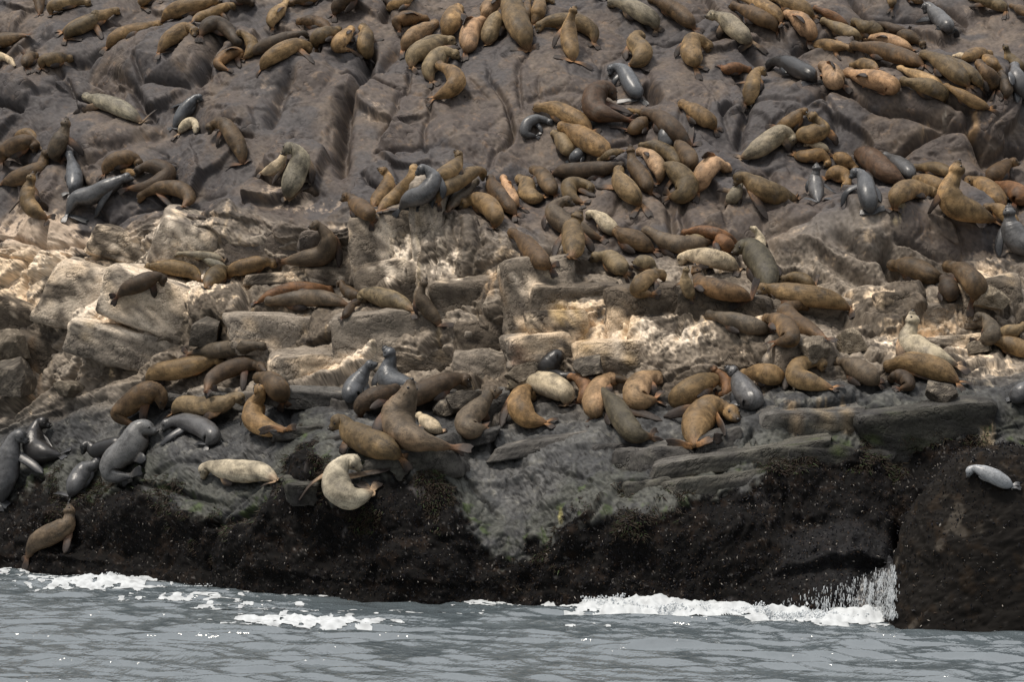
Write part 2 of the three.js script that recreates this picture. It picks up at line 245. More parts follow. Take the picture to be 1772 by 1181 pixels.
  for (let i = 0; i < RU; i++) { let t = 0; for (let j = 0; j < RV; j++) {
    const want = j / (RV - 1); while (t < RV - 2 && A[(t + 1) * RU + i] < want) t++;
    const k = t * RU + i, k2 = k + RU, f = clamp((want - A[k]) / (A[k2] - A[k] || 1), 0, 1), o = (j * RU + i) * 12;
    for (let c = 0; c < 3; c++) { Q[o + c] = mix(px(k, c), px(k2, c), f); Q[o + 3 + c] = mix(NB_[k * 3 + c], NB_[k2 * 3 + c], f); }
    Q[o + 6] = mix(rockA[k * 4 + 1], rockA[k2 * 4 + 1], f); for (let c = 0; c < 4; c++) Q[o + 7 + c] = mix(ZW[k * 4 + c], ZW[k2 * 4 + c], f); Q[o + 11] = f < .5 ? rockA[k * 4 + 3] : rockA[k2 * 4 + 3]; WW[j * RU + i] = mix(rowW[t], rowW[t + 1], f);
  } }
  for (let j = 0; j < RV; j++) for (let i = 0; i < RU; i++) {
    const k = j * RU + i, o = k * 3, a = k * 4, q = k * 12, U = rockA[a], mus = Q[q + 7], dome = Q[q + 8], cliff = Q[q + 9], shelf = Q[q + 10], x = Q[q], y = Q[q + 1], z = Q[q + 2];
    rockA[a + 1] = Q[q + 6]; rockA[a + 2] = mus; rockA[a + 3] = Q[q + 11];
    const h = (cliff + shelf) * (.05 * fbm(x * 3.2, y * 3.2, z * 3.2, 4) + .022 * (1 - Math.abs(n3(x * 6, y * 6, z * 6)) * 2) + .016 * n3(x * 15, y * 15, z * 15) - .06 * crack(x, y, z)) + dome * (.03 * fbm(x * 3.5, y * 3.5, z * 3.5, 3) + .01 * n3(x * 15, y * 15, z * 15)) + mus * .08 * fbm(x * 5, y * 5, z * 5, 3);
    rockP[o] = x + Q[q + 3] * h; rockP[o + 1] = y + Q[q + 4] * h; rockP[o + 2] = z + Q[q + 5] * h;
    colourRock(U, Q[q + 6], WW[k], rockP[o], rockP[o + 1], rockP[o + 2], 0, mus, dome, cliff, shelf, Q[q + 11], rockC, o);
  }
}
// hairline cracks through the stone
function crack(x, y, z) { return Math.pow(clamp(1 - Math.abs(fbm(x * 1.1 + 3, y * 1.1, z * 1.1, 3)) * 3, 0, 1), 16) + .6 * Math.pow(clamp(1 - Math.abs(fbm(x * 2.6 + 40, y * 2.6, z * 2.6, 2)) * 2.6, 0, 1), 16); }
function colourRock(U, V, w, X, Y, Z, S, mus, dome, cliff, shelf, id, C, o) {
  const f1 = fbm(X * .8, Y * .8, Z * .8, 4), f2 = fbm(X * 3.1 + 9, Y * 3.1, Z * 3.1, 4), f3 = fbm(X * 11, Y * 11, Z * 11, 2), f4 = fbm(X * .35 + 4, Y * .35, Z * .35, 3);
  const streak = fbm(X * 4.2, Y * .35, Z * .5 + 17, 4), streak2 = fbm(X * 9.5, Y * .7, Z * .9 + 3, 3);
  let r, g, b;
  // upper slope: brown-grey rock, smooth purplish-grey film of dried mud, rusty and pale grains
  let k = sst(-.22, .25, f1 + .35 * f4);
  let dr = mix(.12, .20, k), dg = mix(.094, .152, k), db = mix(.076, .110, k);
  const film = sst(-.03, .13, f4 * 1.1 + f1 * .35 + .12 * f2 - .01); dr = mix(dr, .092, film * .85); dg = mix(dg, .082, film * .85); db = mix(db, .077, film * .85);
  k = sst(.18, .42, f2 + .4 * f3) * (1 - .7 * film); dr = mix(dr, .27, k * .6); dg = mix(dg, .18, k * .6); db = mix(db, .11, k * .6);
  k = sst(.3, .52, fbm(X * 1.5 + 60, Y * 1.5, Z * 1.5, 4) + .25 * f3); dr = mix(dr, .36, k * .6); dg = mix(dg, .27, k * .6); db = mix(db, .19, k * .6);
  k = sst(.12, .4, -f2 + .2 * f1); dr *= 1 - .4 * k; dg *= 1 - .4 * k; db *= 1 - .38 * k;
  dr *= .60; dg *= .625; db *= .69;
  // middle cliffs: tan rock with cream guano patches, ochre and dark run marks
  let cr = mix(.10, .24, sst(-.35, .35, f1 * .8 + (id - .5) * 1.5)), cg = cr * mix(.80, .86, id), cb = cr * mix(.60, .70, id);
  let gu = f2 * .75 + f1 * .55 + streak * .25;
  let bias = .0;
  for (const p of GUANO) { const dx = (U - p[0]) / p[2], dy = (V - p[1]) / p[3], q = dx * dx + dy * dy; if (q < 1.6) bias += p[4] * clamp(1.6 - q, 0, 1); }
  const pale = sst(.30, .54, gu + bias * .5 + f3 * .3 + .22 * streak2);
  const warm = sst(-.3, .3, f4 + f1 * .5 + .3 * streak);
  cr = mix(cr, mix(.72, .68, warm), pale * .92); cg = mix(cg, mix(.62, .53, warm), pale * .92); cb = mix(cb, mix(.50, .37, warm), pale * .92);
  k = sst(.2, .42, streak + .4 * f2 - .1) * cliff; cr = mix(cr, .36, k * .35); cg = mix(cg, .26, k * .35); cb = mix(cb, .14, k * .4);
  k = sst(.16, .42, streak2 * .9 - f1 * .4 + .2 * f3) * (1 - pale * .5); cr *= 1 - .2 * k; cg *= 1 - .21 * k; cb *= 1 - .22 * k;
  k = sst(.16, .4, -f2 - .3 * f1); cr *= 1 - .5 * k; cg *= 1 - .5 * k; cb *= 1 - .48 * k;
  // lower shelf: blue-grey rock, pale scuffs, green algae towards the mussel line
  k = sst(-.25, .3, f1 + .5 * f2 + (id - .5) * .5);
  let sr = mix(.082, .17, k), sg = mix(.081, .164, k), sb = mix(.081, .155, k);
  k = sst(.24, .46, f2 + .35 * f3 + .25 * bias); sr = mix(sr, .32, k * .6); sg = mix(sg, .30, k * .6); sb = mix(sb, .255, k * .6);
  sr *= .5; sg *= .515; sb *= .53;
  const mTop = polyY(MUSSEL, U), alg = sst(-.25, .3, f1 * .8 + f2 * .8 + .3 * (1 - Math.abs(V - mTop + 35) / 70)) * sst(110, 40, mTop - V);
  sr = mix(sr, .042, alg * .6); sg = mix(sg, .045, alg * .6); sb = mix(sb, .034, alg * .6);
  k = sst(.3, .5, fbm(X * 2.3, Y * 2.3, Z * 2.3 + 70, 4) + .2 * (1 - Math.abs(V - mTop + 15) / 50) ) * sst(70, 20, Math.abs(V - mTop + 15)); sr = mix(sr, .042, k * .8); sg = mix(sg, .060, k * .8); sb = mix(sb, .02, k * .8);
  k = sst(.14, .4, -f2); sr *= 1 - .45 * k; sg *= 1 - .45 * k; sb *= 1 - .45 * k;
  r = dr * dome + cr * cliff + sr * (1 - dome - cliff); g = dg * dome + cg * cliff + sg * (1 - dome - cliff); b = db * dome + cb * cliff + sb * (1 - dome - cliff);
  if (dome > .01 && pale > .01) { const q = pale * dome * clamp(bias, 0, 1); r = mix(r, .52, q * .8); g = mix(g, .41, q * .8); b = mix(b, .31, q * .8); }
  // rust and run marks placed where they are
  for (const p of RUNS) { const dx = Math.abs(U + 8 * f2 - p[0]) / p[2]; if (dx > 1 || V < p[1] || V > p[3]) continue; const q = (1 - dx * dx) * sst(-.25, .2, streak2 + f2 * .5) * sst(0, 14, V - p[1]) * sst(0, 14, p[3] - V); r = mix(r, p[4][0], q * .8); g = mix(g, p[4][1], q * .8); b = mix(b, p[4][2], q * .8); }
  // black mussel crust with pale barnacle grains and brown weed
  if (mus > .001) {
    let mr = .0055, mg = .005, mb = .0048; k = sst(.05, .4, f2 + f1 * .5); mr = mix(mr, .012, k); mg = mix(mg, .0085, k); mb = mix(mb, .0065, k);
    k = sst(.38, .52, f3 + .25 * f2); mr = mix(mr, .11, k * .6); mg = mix(mg, .105, k * .6); mb = mix(mb, .1, k * .6);
    k = sst(.3, .46, fbm(X * .9 + 33, Y * .9, Z * .9, 4)); mr = mix(mr, .085, k * .75); mg = mix(mg, .08, k * .75); mb = mix(mb, .08, k * .75);
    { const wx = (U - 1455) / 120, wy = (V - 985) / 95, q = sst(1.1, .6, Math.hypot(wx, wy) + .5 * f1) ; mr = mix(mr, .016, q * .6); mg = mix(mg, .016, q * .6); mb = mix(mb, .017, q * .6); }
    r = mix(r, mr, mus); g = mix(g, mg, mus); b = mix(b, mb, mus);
  }
  { const f5 = fbm(X * 10, Y * 10, Z * 10, 2), gr = 1 + (dome > .5 ? .55 : .95) * f5 + (dome > .5 ? .1 : .16) * (hash2(o, 7, 3) - .5), ck = 1 - .5 * crack(X, Y, Z) * (1 - mus) * (1 - .7 * dome); r *= gr * ck; g *= gr * ck; b *= gr * ck; }
  C[o] = Math.max(.004, r); C[o + 1] = Math.max(.004, g); C[o + 2] = Math.max(.004, b);
}

function surface(name, j0, j1, mat, keep) {
  const nv = (j1 - j0 + 1) * RU, P = rockP.slice(j0 * RU * 3, (j1 + 1) * RU * 3), C = rockC.slice(j0 * RU * 3, (j1 + 1) * RU * 3), N = rockN.slice(j0 * RU * 3, (j1 + 1) * RU * 3), uv = new Float32Array(nv * 2);
  for (let q = 0; q < nv; q++) { uv[q * 2] = P[q * 3]; uv[q * 2 + 1] = P[q * 3 + 1] * .8 - P[q * 3 + 2] * .75; }
  const idx = new Uint32Array((j1 - j0) * (RU - 1) * 6); let q = 0;
  for (let j = 0; j < j1 - j0; j++) for (let i = 0; i < RU - 1; i++) { const a = j * RU + i; if (keep && !keep((j + j0) * RU + i)) continue; idx[q++] = a; idx[q++] = a + 1; idx[q++] = a + RU; idx[q++] = a + 1; idx[q++] = a + RU + 1; idx[q++] = a + RU; }
  const g = new THREE.BufferGeometry(); g.setAttribute('position', new THREE.BufferAttribute(P, 3)); g.setAttribute('normal', new THREE.BufferAttribute(N, 3)); g.setAttribute('color', new THREE.BufferAttribute(C, 3)); g.setAttribute('uv', new THREE.BufferAttribute(uv, 2)); g.setIndex(new THREE.BufferAttribute(idx.slice(0, q), 1));
  const m = shade(new THREE.Mesh(g, mat)); m.name = name; m.userData.kind = 'structure'; scene.add(m); return m;
}
const rockN = new Float32Array(RN * 3);
for (let j = 0; j < RV; j++) for (let i = 0; i < RU; i++) {
  const il = Math.max(0, i - 1), ir = Math.min(RU - 1, i + 1), jl = Math.max(0, j - 1), jr = Math.min(RV - 1, j + 1), L = (j * RU + il) * 3, R = (j * RU + ir) * 3, D = (jl * RU + i) * 3, T = (jr * RU + i) * 3, p = rockP;
  const ux = p[R] - p[L], uy = p[R + 1] - p[L + 1], uz = p[R + 2] - p[L + 2], vx = p[T] - p[D], vy = p[T + 1] - p[D + 1], vz = p[T + 2] - p[D + 2];
  const nx = uy * vz - uz * vy, ny = uz * vx - ux * vz, nz = ux * vy - uy * vx, l = Math.hypot(nx, ny, nz) || 1, o = (j * RU + i) * 3; rockN[o] = nx / l; rockN[o + 1] = ny / l; rockN[o + 2] = nz / l;
}
function noiseTex(size, fn) { const d = new Uint8Array(size * size * 4); for (let j = 0; j < size; j++) for (let i = 0; i < size; i++) { const v = clamp(fn(i / size, j / size), 0, 1) * 255, o = (j * size + i) * 4; d[o] = d[o + 1] = d[o + 2] = v; d[o + 3] = 255; } const t = new THREE.DataTexture(d, size, size); t.wrapS = t.wrapT = THREE.RepeatWrapping; t.magFilter = THREE.LinearFilter; t.minFilter = THREE.LinearMipmapLinearFilter; t.generateMipmaps = true; t.needsUpdate = true; return t; }
const tile = (u, v, f, z, o) => { let a = 1, s = 0, t = 0; for (let i = 0; i < o; i++) { const c = (x, y) => PN.noise(x, y, z + i * 9); const U = u * f, V = v * f, w = (x, y) => c(x, y); s += a * mix(mix(w(U, V), w(U - f, V), u), mix(w(U, V - f), w(U - f, V - f), u), v); t += a; a *= .6; f *= 2; } return s / t; };
const crackLine = (u, v) => Math.pow(clamp(1 - Math.abs(tile(u, v, 5, 21.3, 3)) * 2.4, 0, 1), 14) * sst(-.1, .2, tile(u, v, 3, 55.5, 2)) + .6 * Math.pow(clamp(1 - Math.abs(tile(u, v, 11, 61.3, 2)) * 2, 0, 1), 16) * sst(0, .25, tile(u, v, 4, 75.5, 2));
const rockBump = noiseTex(1024, (u, v) => .6 + .6 * tile(u, v, 12, 3.3, 4) - .6 * crackLine(u, v)); rockBump.repeat.set(.28, .28);
const rockMat = new THREE.MeshPhysicalMaterial({ vertexColors: true, roughness: .85, specularIntensity: .4 });
const slopeMat = new THREE.MeshPhysicalMaterial({ vertexColors: true, roughness: .68, specularIntensity: .42, bumpMap: rockBump, bumpScale: .03 });
const wetMat = new THREE.MeshPhysicalMaterial({ vertexColors: true, roughness: .8, specularIntensity: .14 });
const shelfMat = new THREE.MeshPhysicalMaterial({ vertexColors: true, roughness: .6, specularIntensity: .4 });
const rowAt = (w) => { for (let j = 0; j < RV; j++) { let s = 0; for (let i = 60; i < RU - 60; i += 20) s += WW[j * RU + i]; if (s / Math.ceil((RU - 120) / 20) >= w) return j; } return RV - 1; };
const jA = rowAt(2.9), jB = rowAt(6.6);
const dark = (k) => rockA[k * 4 + 2] > .5; const jC = rowAt(3.4);
surface('tidal_rock', 0, jC, wetMat, dark); surface('rock_shelf', 0, jA, shelfMat, (k) => !dark(k)); const rockCliff = surface('rock_cliff', jA, jB, rockMat, (k) => !(dark(k) && k < jC * RU)); surface('rock_slope', jB, RV - 1, slopeMat);

// black boulder on the right, standing in the water
const V3 = (x, y, z) => new THREE.Vector3(x, y, z);
const boulderTop = [], rampPts = [];
{
  const nu = 330, nv = 250, P = [], C = [], UVs = [], c = at(1745, 985, 42.6); c.y = 0.55;
  const pos = (u, v, o) => { // v 0 at foot .. 1 at crown
    const th = u * Math.PI * 2, e = v * Math.PI * .5, ce = Math.pow(Math.cos(e), .6), se = Math.pow(Math.sin(e), .85);
    const cx = Math.cos(th), cz = Math.sin(th), sx = Math.sign(cx) * Math.pow(Math.abs(cx), .75), sz = Math.sign(cz) * Math.pow(Math.abs(cz), .75);
    let x = sx * ce * 2.75, y = -2.2 + se * 6.0, z = sz * ce * 1.7; y -= .16 * clamp(x, -1, 2.6) * v; x += (y - 1) * .09;
    const k = 1 + .1 * fbm(x * .7, y * .7, z * .7 + 3, 3) + .035 * fbm(x * 3, y * 3, z * 3, 3) + .03 * fbm(x * 6, y * 6, z * 6, 3);
    o[0] = c.x + x * k; o[1] = y * (1 + (k - 1) * .8) + .05; o[2] = c.z + z * k;
  };
  const o = [0, 0, 0];
  for (let j = 0; j <= nv; j++) for (let i = 0; i <= nu; i++) {
    pos(i / nu, j / nv, o); P.push(o[0], o[1], o[2]); UVs.push(o[0] + o[2] * .8, o[1]);
    const f = fbm(o[0] * 3, o[1] * 3, o[2] * 3, 3), f3 = fbm(o[0] * 11, o[1] * 11, o[2] * 11, 2), f1 = fbm(o[0] * 1.1 + 5, o[1] * 1.1, o[2] * 1.1, 3);
    let r = .011, g = .0098, b = .0088; let k = sst(.05, .4, f + f1 * .5); r = mix(r, .02, k); g = mix(g, .015, k); b = mix(b, .011, k);
    k = sst(.34, .5, f3 + .25 * f); r = mix(r, .06, k * .5); g = mix(g, .055, k * .5); b = mix(b, .05, k * .5);
    k = sst(.3, .45, f1 + .25 * f); r = mix(r, .075, k * .6); g = mix(g, .066, k * .6); b = mix(b, .055, k * .6);
    C.push(r, g, b);
  }
  const idx = []; for (let j = 0; j < nv; j++) for (let i = 0; i < nu; i++) { const a = j * (nu + 1) + i; idx.push(a, a + nu + 1, a + 1, a + 1, a + nu + 1, a + nu + 2); }
  const g = new THREE.BufferGeometry(); g.setAttribute('position', new THREE.Float32BufferAttribute(P, 3)); g.setAttribute('color', new THREE.Float32BufferAttribute(C, 3)); g.setAttribute('uv', new THREE.Float32BufferAttribute(UVs, 2)); g.setIndex(idx); g.computeVertexNormals();
  const m = shade(new THREE.Mesh(g, wetMat)); m.name = 'boulder'; m.userData = { label: 'black mussel covered boulder standing in the water at the right', category: 'boulder' }; scene.add(m);
  const e1 = V3(), e2 = V3(), o2 = [0, 0, 0], o3 = [0, 0, 0]; for (let j = 1; j < 420; j++) for (let i = 0; i < 700; i++) { pos(i / 700, j / 421, o); pos((i + .4) / 700, j / 421, o2); pos(i / 700, (j + .4) / 421, o3); e1.set(o2[0] - o[0], o2[1] - o[1], o2[2] - o[2]); e2.set(o3[0] - o[0], o3[1] - o[1], o3[2] - o[2]); e2.cross(e1).normalize(); boulderTop.push([o[0], o[1], o[2], e2.x, e2.y, e2.z]); }
}
// low wet ramp of rock left of the black boulder, with water running off it
{
  const nu = 150, nv = 90, P = [], C = [], I = [], rp = (u, v, o) => {
    const px = mix(1325, 1552, u), a = v * Math.PI * .56, h = (.1 + 1.28 * Math.pow(u, .75)) * (1 + .12 * fbm(u * 5, v * 2, 3, 3)), d0 = mix(43.6, 42.7, u), x = (px - 886) / F * 43.4, z = -d0 - (1 - Math.cos(a)) * 1.7 - .25 * fbm(u * 4, v * 2, 8, 3), y = -.35 + (h + .35) * Math.sin(Math.min(a, 1.75));
    const k = .05 * fbm(x * 3, y * 3, z * 3, 3) + .02 * fbm(x * 9, y * 9, z * 9, 2); o[0] = x + .3 * k; o[1] = y + k; o[2] = z + k;
  }, o = [0, 0, 0], o2 = [0, 0, 0], o3 = [0, 0, 0];
  for (let j = 0; j <= nv; j++) for (let i = 0; i <= nu; i++) { rp(i / nu, j / nv, o); P.push(o[0], o[1], o[2]); const f = fbm(o[0] * 4, o[1] * 4, o[2] * 4, 3), k = sst(.15, .4, fbm(o[0] * 1.2 + 8, o[1] * 3, o[2], 3)); C.push(mix(.014, .06, k * .5) * (1 + f), mix(.014, .045, k * .5) * (1 + f), mix(.015, .034, k * .5) * (1 + f)); }
  for (let j = 0; j < nv; j++) for (let i = 0; i < nu; i++) { const a = j * (nu + 1) + i; I.push(a, a + 1, a + nu + 1, a + 1, a + nu + 2, a + nu + 1); }
  const g = new THREE.BufferGeometry(); g.setAttribute('position', new THREE.Float32BufferAttribute(P, 3)); g.setAttribute('color', new THREE.Float32BufferAttribute(C, 3)); g.setIndex(I); g.computeVertexNormals();
  const m = shade(new THREE.Mesh(g, new THREE.MeshPhysicalMaterial({ vertexColors: true, roughness: .34, specularIntensity: .7 }))); m.name = 'wet_rock'; m.userData = { label: 'low sloping wet black rock with water running off it', category: 'rock' }; scene.add(m);
  const e1 = V3(), e2 = V3(); for (let j = 0; j < 260; j++) for (let i = 0; i < 420; i++) { rp(i / 420, j / 260, o); rp((i + .4) / 420, j / 260, o2); rp(i / 420, (j + .4) / 260, o3); e1.set(o2[0] - o[0], o2[1] - o[1], o2[2] - o[2]); e2.set(o3[0] - o[0], o3[1] - o[1], o3[2] - o[2]); e1.cross(e2).normalize(); rampPts.push([o[0], o[1], o[2], e1.x, e1.y, e1.z]); }
}
// ---------------------------------------------------------------- finding the rock: what a bearing meets, and how close a point is to stone
const BW = 3, BX0 = -320, BY0 = -120, BNX = 800, BNY = 480, binD = new Float32Array(BNX * BNY).fill(1e9), binI = new Int32Array(BNX * BNY).fill(-1);
const pts = []; const cell = new Map(), CS = .3, ck = (x, y, z) => (Math.floor(x / CS) + 300) * 4000000 + (Math.floor(y / CS) + 300) * 2000 + (Math.floor(z / CS) + 600);
const addStone = (() => {
  const t = [0, 0, 0];
  const add = (x, y, z, nx, ny, nz, thin) => {
    toFrame(x, y, z, t); const bx = Math.floor((t[0] - BX0) / BW), by = Math.floor((t[1] - BY0) / BW), id = pts.length / 6; pts.push(x, y, z, nx, ny, nz);
    if (bx >= 0 && by >= 0 && bx < BNX && by < BNY) { const k = by * BNX + bx; if (t[2] < binD[k]) { binD[k] = t[2]; binI[k] = id; } }
    if (thin) { const k = ck(x, y, z); let l = cell.get(k); if (!l) cell.set(k, l = []); l.push(id); }
  };
  for (let j = 0; j < RV; j++) for (let i = 0; i < RU; i++) {
    const o = (j * RU + i) * 3; let nx = 0, ny = 0, nz = 0; const st = 4;
    if (i % 2 || j % 2) { add(rockP[o], rockP[o + 1], rockP[o + 2], rockN[o], rockN[o + 1], rockN[o + 2], false); continue; }
    for (const [a, b] of [[0, 0], [st, 0], [-st, 0], [0, st], [0, -st]]) { const q = (clamp(j + b, 0, RV - 1) * RU + clamp(i + a, 0, RU - 1)) * 3; nx += rockN[q]; ny += rockN[q + 1]; nz += rockN[q + 2]; }
    const l = Math.hypot(nx, ny, nz); add(rockP[o], rockP[o + 1], rockP[o + 2], nx / l, ny / l, nz / l, true);
  }
  boulderTop.forEach((b, q) => add(b[0], b[1], b[2], b[3], b[4], b[5], q % 5 === 0));
  rampPts.forEach((b, q) => add(b[0], b[1], b[2], b[3], b[4], b[5], q % 6 === 0));
  return add;
})();
function hit(px, py) { // nearest stone seen along a bearing
  const bx = Math.floor((px - BX0) / BW), by = Math.floor((py - BY0) / BW); let best = 1e9, id = -1;
  for (let r = 0; r < 4 && id < 0; r++) for (let y = by - r; y <= by + r; y++) for (let x = bx - r; x <= bx + r; x++) { if (x < 0 || y < 0 || x >= BNX || y >= BNY) continue; const k = y * BNX + x; if (binI[k] >= 0 && binD[k] < best) { best = binD[k]; id = binI[k]; } }
  if (id < 0) throw new Error('no rock at ' + px + ',' + py);
  return { d: best, n: new THREE.Vector3(pts[id * 6 + 3], pts[id * 6 + 4], pts[id * 6 + 5]) };
}
function near(x, y, z) { // signed clearance from the nearest stone, and its normal
  let best = 1e9, id = -1; const ci = Math.floor(x / CS), cj = Math.floor(y / CS), cl = Math.floor(z / CS);
  for (let a = -1; a <= 1; a++) for (let b = -1; b <= 1; b++) for (let c = -1; c <= 1; c++) { const l = cell.get((ci + a + 300) * 4000000 + (cj + b + 300) * 2000 + (cl + c + 600)); if (l) for (const q of l) { const dx = x - pts[q * 6], dy = y - pts[q * 6 + 1], dz = z - pts[q * 6 + 2], d = dx * dx + dy * dy + dz * dz; if (d < best) { best = d; id = q; } } }
  if (id < 0) return [9, 0, 1, 0];
  const q = id * 6, s = (x - pts[q]) * pts[q + 3] + (y - pts[q + 1]) * pts[q + 4] + (z - pts[q + 2]) * pts[q + 5], d = Math.sqrt(best);
  return [s < 0 ? -d : Math.min(d, Math.max(s, d * .6)), pts[q + 3], pts[q + 4], pts[q + 5]];
}
function rest(px, py, r) { // distance at which a ball of radius r, on this bearing, comes to lie against the rock
  const h = hit(px, py); bearing(px, py, _b); const bx = _b[0], by = _b[1];
  for (let t = r * .7; t < r * 4; t += .02) { const d = h.d - t, c = near(bx * d, EYE.y + by * d, -d); if (c[0] >= r * .93) return { d, n: h.n }; }
  return { d: h.d - r * 1.3, n: h.n };
}
// ---------------------------------------------------------------- jointed blocks standing proud of the middle cliffs
const blockGrain = noiseTex(512, (u, v) => .95 + .5 * tile(u, v, 14, 13.3, 4) + .5 * tile(u, v, 60, 31.7, 2)); blockGrain.colorSpace = THREE.SRGBColorSpace;
const blockBump = noiseTex(512, (u, v) => .6 + .5 * tile(u, v, 9, 3.3, 4) - .5 * crackLine(u, v));
const blockMat = new THREE.MeshPhysicalMaterial({ vertexColors: true, map: blockGrain, bumpMap: blockBump, bumpScale: .07, roughness: .85, specularIntensity: .4 });
let blockSeed = 0;
function rockBlock(px, py, w, h, lean, out, zone) { // frame size; lean: tilt of its joints in degrees
  const s = ++blockSeed, R_ = (k) => hash2(s, k, 41), H_ = hit(px, py), m = H_.d / F, hw = w * m * .5, hh = h * m * .5, dp = Math.max(.5, hh * 1.5), n = 11;
  const yaw = (R_(1) - .5) * .4, rot = new THREE.Euler((R_(2) - .5) * .3 + .1, yaw, lean * Math.PI / 180 + (R_(3) - .5) * .16), q = new THREE.Quaternion().setFromEuler(rot), c = at(px, py, H_.d + dp - out);
  const cor = []; for (let k = 0; k < 8; k++) cor.push(V3(((k & 1) * 2 - 1) * (1 + (R_(k + 5) - .5) * .46), ((k >> 1 & 1) * 2 - 1) * (1 + (R_(k + 15) - .5) * .5), ((k >> 2) * 2 - 1) * (1 + (R_(k + 25) - .5) * .3)));
  const tri = (x, y, z) => { const r = V3(0, 0, 0); for (let k = 0; k < 8; k++) r.addScaledVector(cor[k], (k & 1 ? 1 + x : 1 - x) * (k & 2 ? 1 + y : 1 - y) * (k & 4 ? 1 + z : 1 - z) / 8); return r; };
  const P = [], C = [], UV = [], I = [], f = [0, 0, 0], tmp = new Float32Array(3);
  for (let face = 0; face < 6; face++) {
    if (face === 5) continue; const b0 = P.length / 3; // the back is inside the cliff
    for (let j = 0; j <= n; j++) for (let i = 0; i <= n; i++) {
      const a = i / n * 2 - 1, b = j / n * 2 - 1; const v = face === 0 ? [1, b, -a] : face === 1 ? [-1, b, a] : face === 2 ? [a, 1, -b] : face === 3 ? [a, -1, b] : [a, b, 1];
      const l4 = Math.pow(Math.pow(Math.abs(v[0]), 10) + Math.pow(Math.abs(v[1]), 10) + Math.pow(Math.abs(v[2]), 10), 1 / 10), t = tri(v[0] / l4, v[1] / l4, v[2] / l4); // slightly worn edges
      t.x *= hw; t.y *= hh; t.z *= dp; const nz = fbm(t.x * 1.6 + s, t.y * 1.6, t.z * 1.6, 3) * .2 + fbm(t.x * 4.5 + s, t.y * 4.5, t.z * 4.5, 3) * .08; t.multiplyScalar(1 + nz / Math.max(.4, t.length())); t.applyQuaternion(q).add(c);
      P.push(t.x, t.y, t.z); UV.push((face < 2 ? a * dp : a * hw) * .55 + s * .37, (face === 2 || face === 3 ? b * dp : b * hh) * .55 + s * .61);
      toFrame(t.x, t.y, t.z, f); colourRock(f[0], f[1], 5, t.x, t.y, t.z, 0, zone === 2 ? 0 : 0, zone === 1 ? .75 : 0, zone === 0 ? 1 : zone === 1 ? .25 : .15, 0, R_(50), tmp, 0); const k = .8 + .3 * R_(51); C.push(tmp[0] * k, tmp[1] * k, tmp[2] * k);
    }
    for (let j = 0; j < n; j++) for (let i = 0; i < n; i++) { const k = b0 + j * (n + 1) + i; I.push(k, k + 1, k + n + 1, k + 1, k + n + 2, k + n + 1); }
  }
  const g = new THREE.BufferGeometry(); g.setAttribute('position', new THREE.Float32BufferAttribute(P, 3)); g.setAttribute('color', new THREE.Float32BufferAttribute(C, 3)); g.setAttribute('uv', new THREE.Float32BufferAttribute(UV, 2)); g.setIndex(I); g.computeVertexNormals();
  const b = shade(new THREE.Mesh(g, blockMat)); b.name = numbered('rock_block'); rockCliff.add(b);
  const N = g.attributes.normal.array; blockPts.push([P, N, I]);
}
const blockPts = [];
// courses of blocks: [x from, x to, y at start, y at end, width, height, lean, how far out, zone]
const COURSES = [
  [-20, 340, 440, 420, 150, 80, -18, .05, 0], [0, 380, 530, 515, 170, 96, -20, .05, 0], [40, 420, 620, 600, 150, 92, -12, .06, 0],
  [400, 900, 575, 592, 150, 78, 4, .1, 0], [470, 880, 634, 632, 140, 52, 2, .08, 0], [430, 620, 478, 482, 110, 36, 0, .12, 0], [330, 600, 432, 438, 100, 52, 4, .04, 1],
  [620, 900, 430, 425, 96, 120, 6, .08, 0], [640, 930, 520, 520, 92, 104, 8, .08, 0],
  [915, 1330, 535, 560, 160, 80, 3, .07, 0], [920, 1330, 606, 620, 140, 96, 5, .07, 0],
  [1330, 1500, 612, 610, 90, 60, 2, .1, 0], [1500, 1772, 548, 545, 120, 72, 0, .1, 0], [1560, 1772, 604, 595, 110, 34, 0, .05, 0],
  [1310, 1772, 732, 732, 150, 96, 2, .08, 2], [1340, 1772, 795, 785, 130, 74, 3, .04, 2], [1060, 1320, 802, 778, 120, 70, 5, .05, 2], [500, 860, 705, 728, 130, 56, 8, .03, 2], [280, 480, 765, 748, 140, 60, -12, .0, 2], [870, 1060, 806, 826, 140, 60, 10, .02, 2], [640, 860, 820, 850, 130, 60, 16, .03, 2], [270, 500, 845, 850, 170, 30, -8, .03, 2], [480, 700, 745, 770, 180, 28, 8, .06, 2], [860, 1180, 770, 790, 200, 28, 7, .05, 2], [900, 1260, 850, 840, 150, 44, 6, .02, 2], [260, 470, 700, 690, 160, 26, -8, .05, 2],
];
for (const [x0, x1, y0, y1, w, h, lean, out, zone] of COURSES) {
  let x = x0; while (x < x1) { const k = ++blockSeed, ww = w * (.55 + .9 * hash2(k, 1, 77)), hh = h * (.6 + .9 * hash2(k, 2, 77)); if (hash2(k, 3, 77) < (zone === 2 ? .7 : .84)) rockBlock(x + ww * .5, mix(y0, y1, (x - x0) / (x1 - x0)) + (hash2(k, 4, 77) - .5) * h * .4, ww * 1.12, hh, lean, out + .12 * (hash2(k, 5, 77) - .45), zone); x += ww * .96; }
}
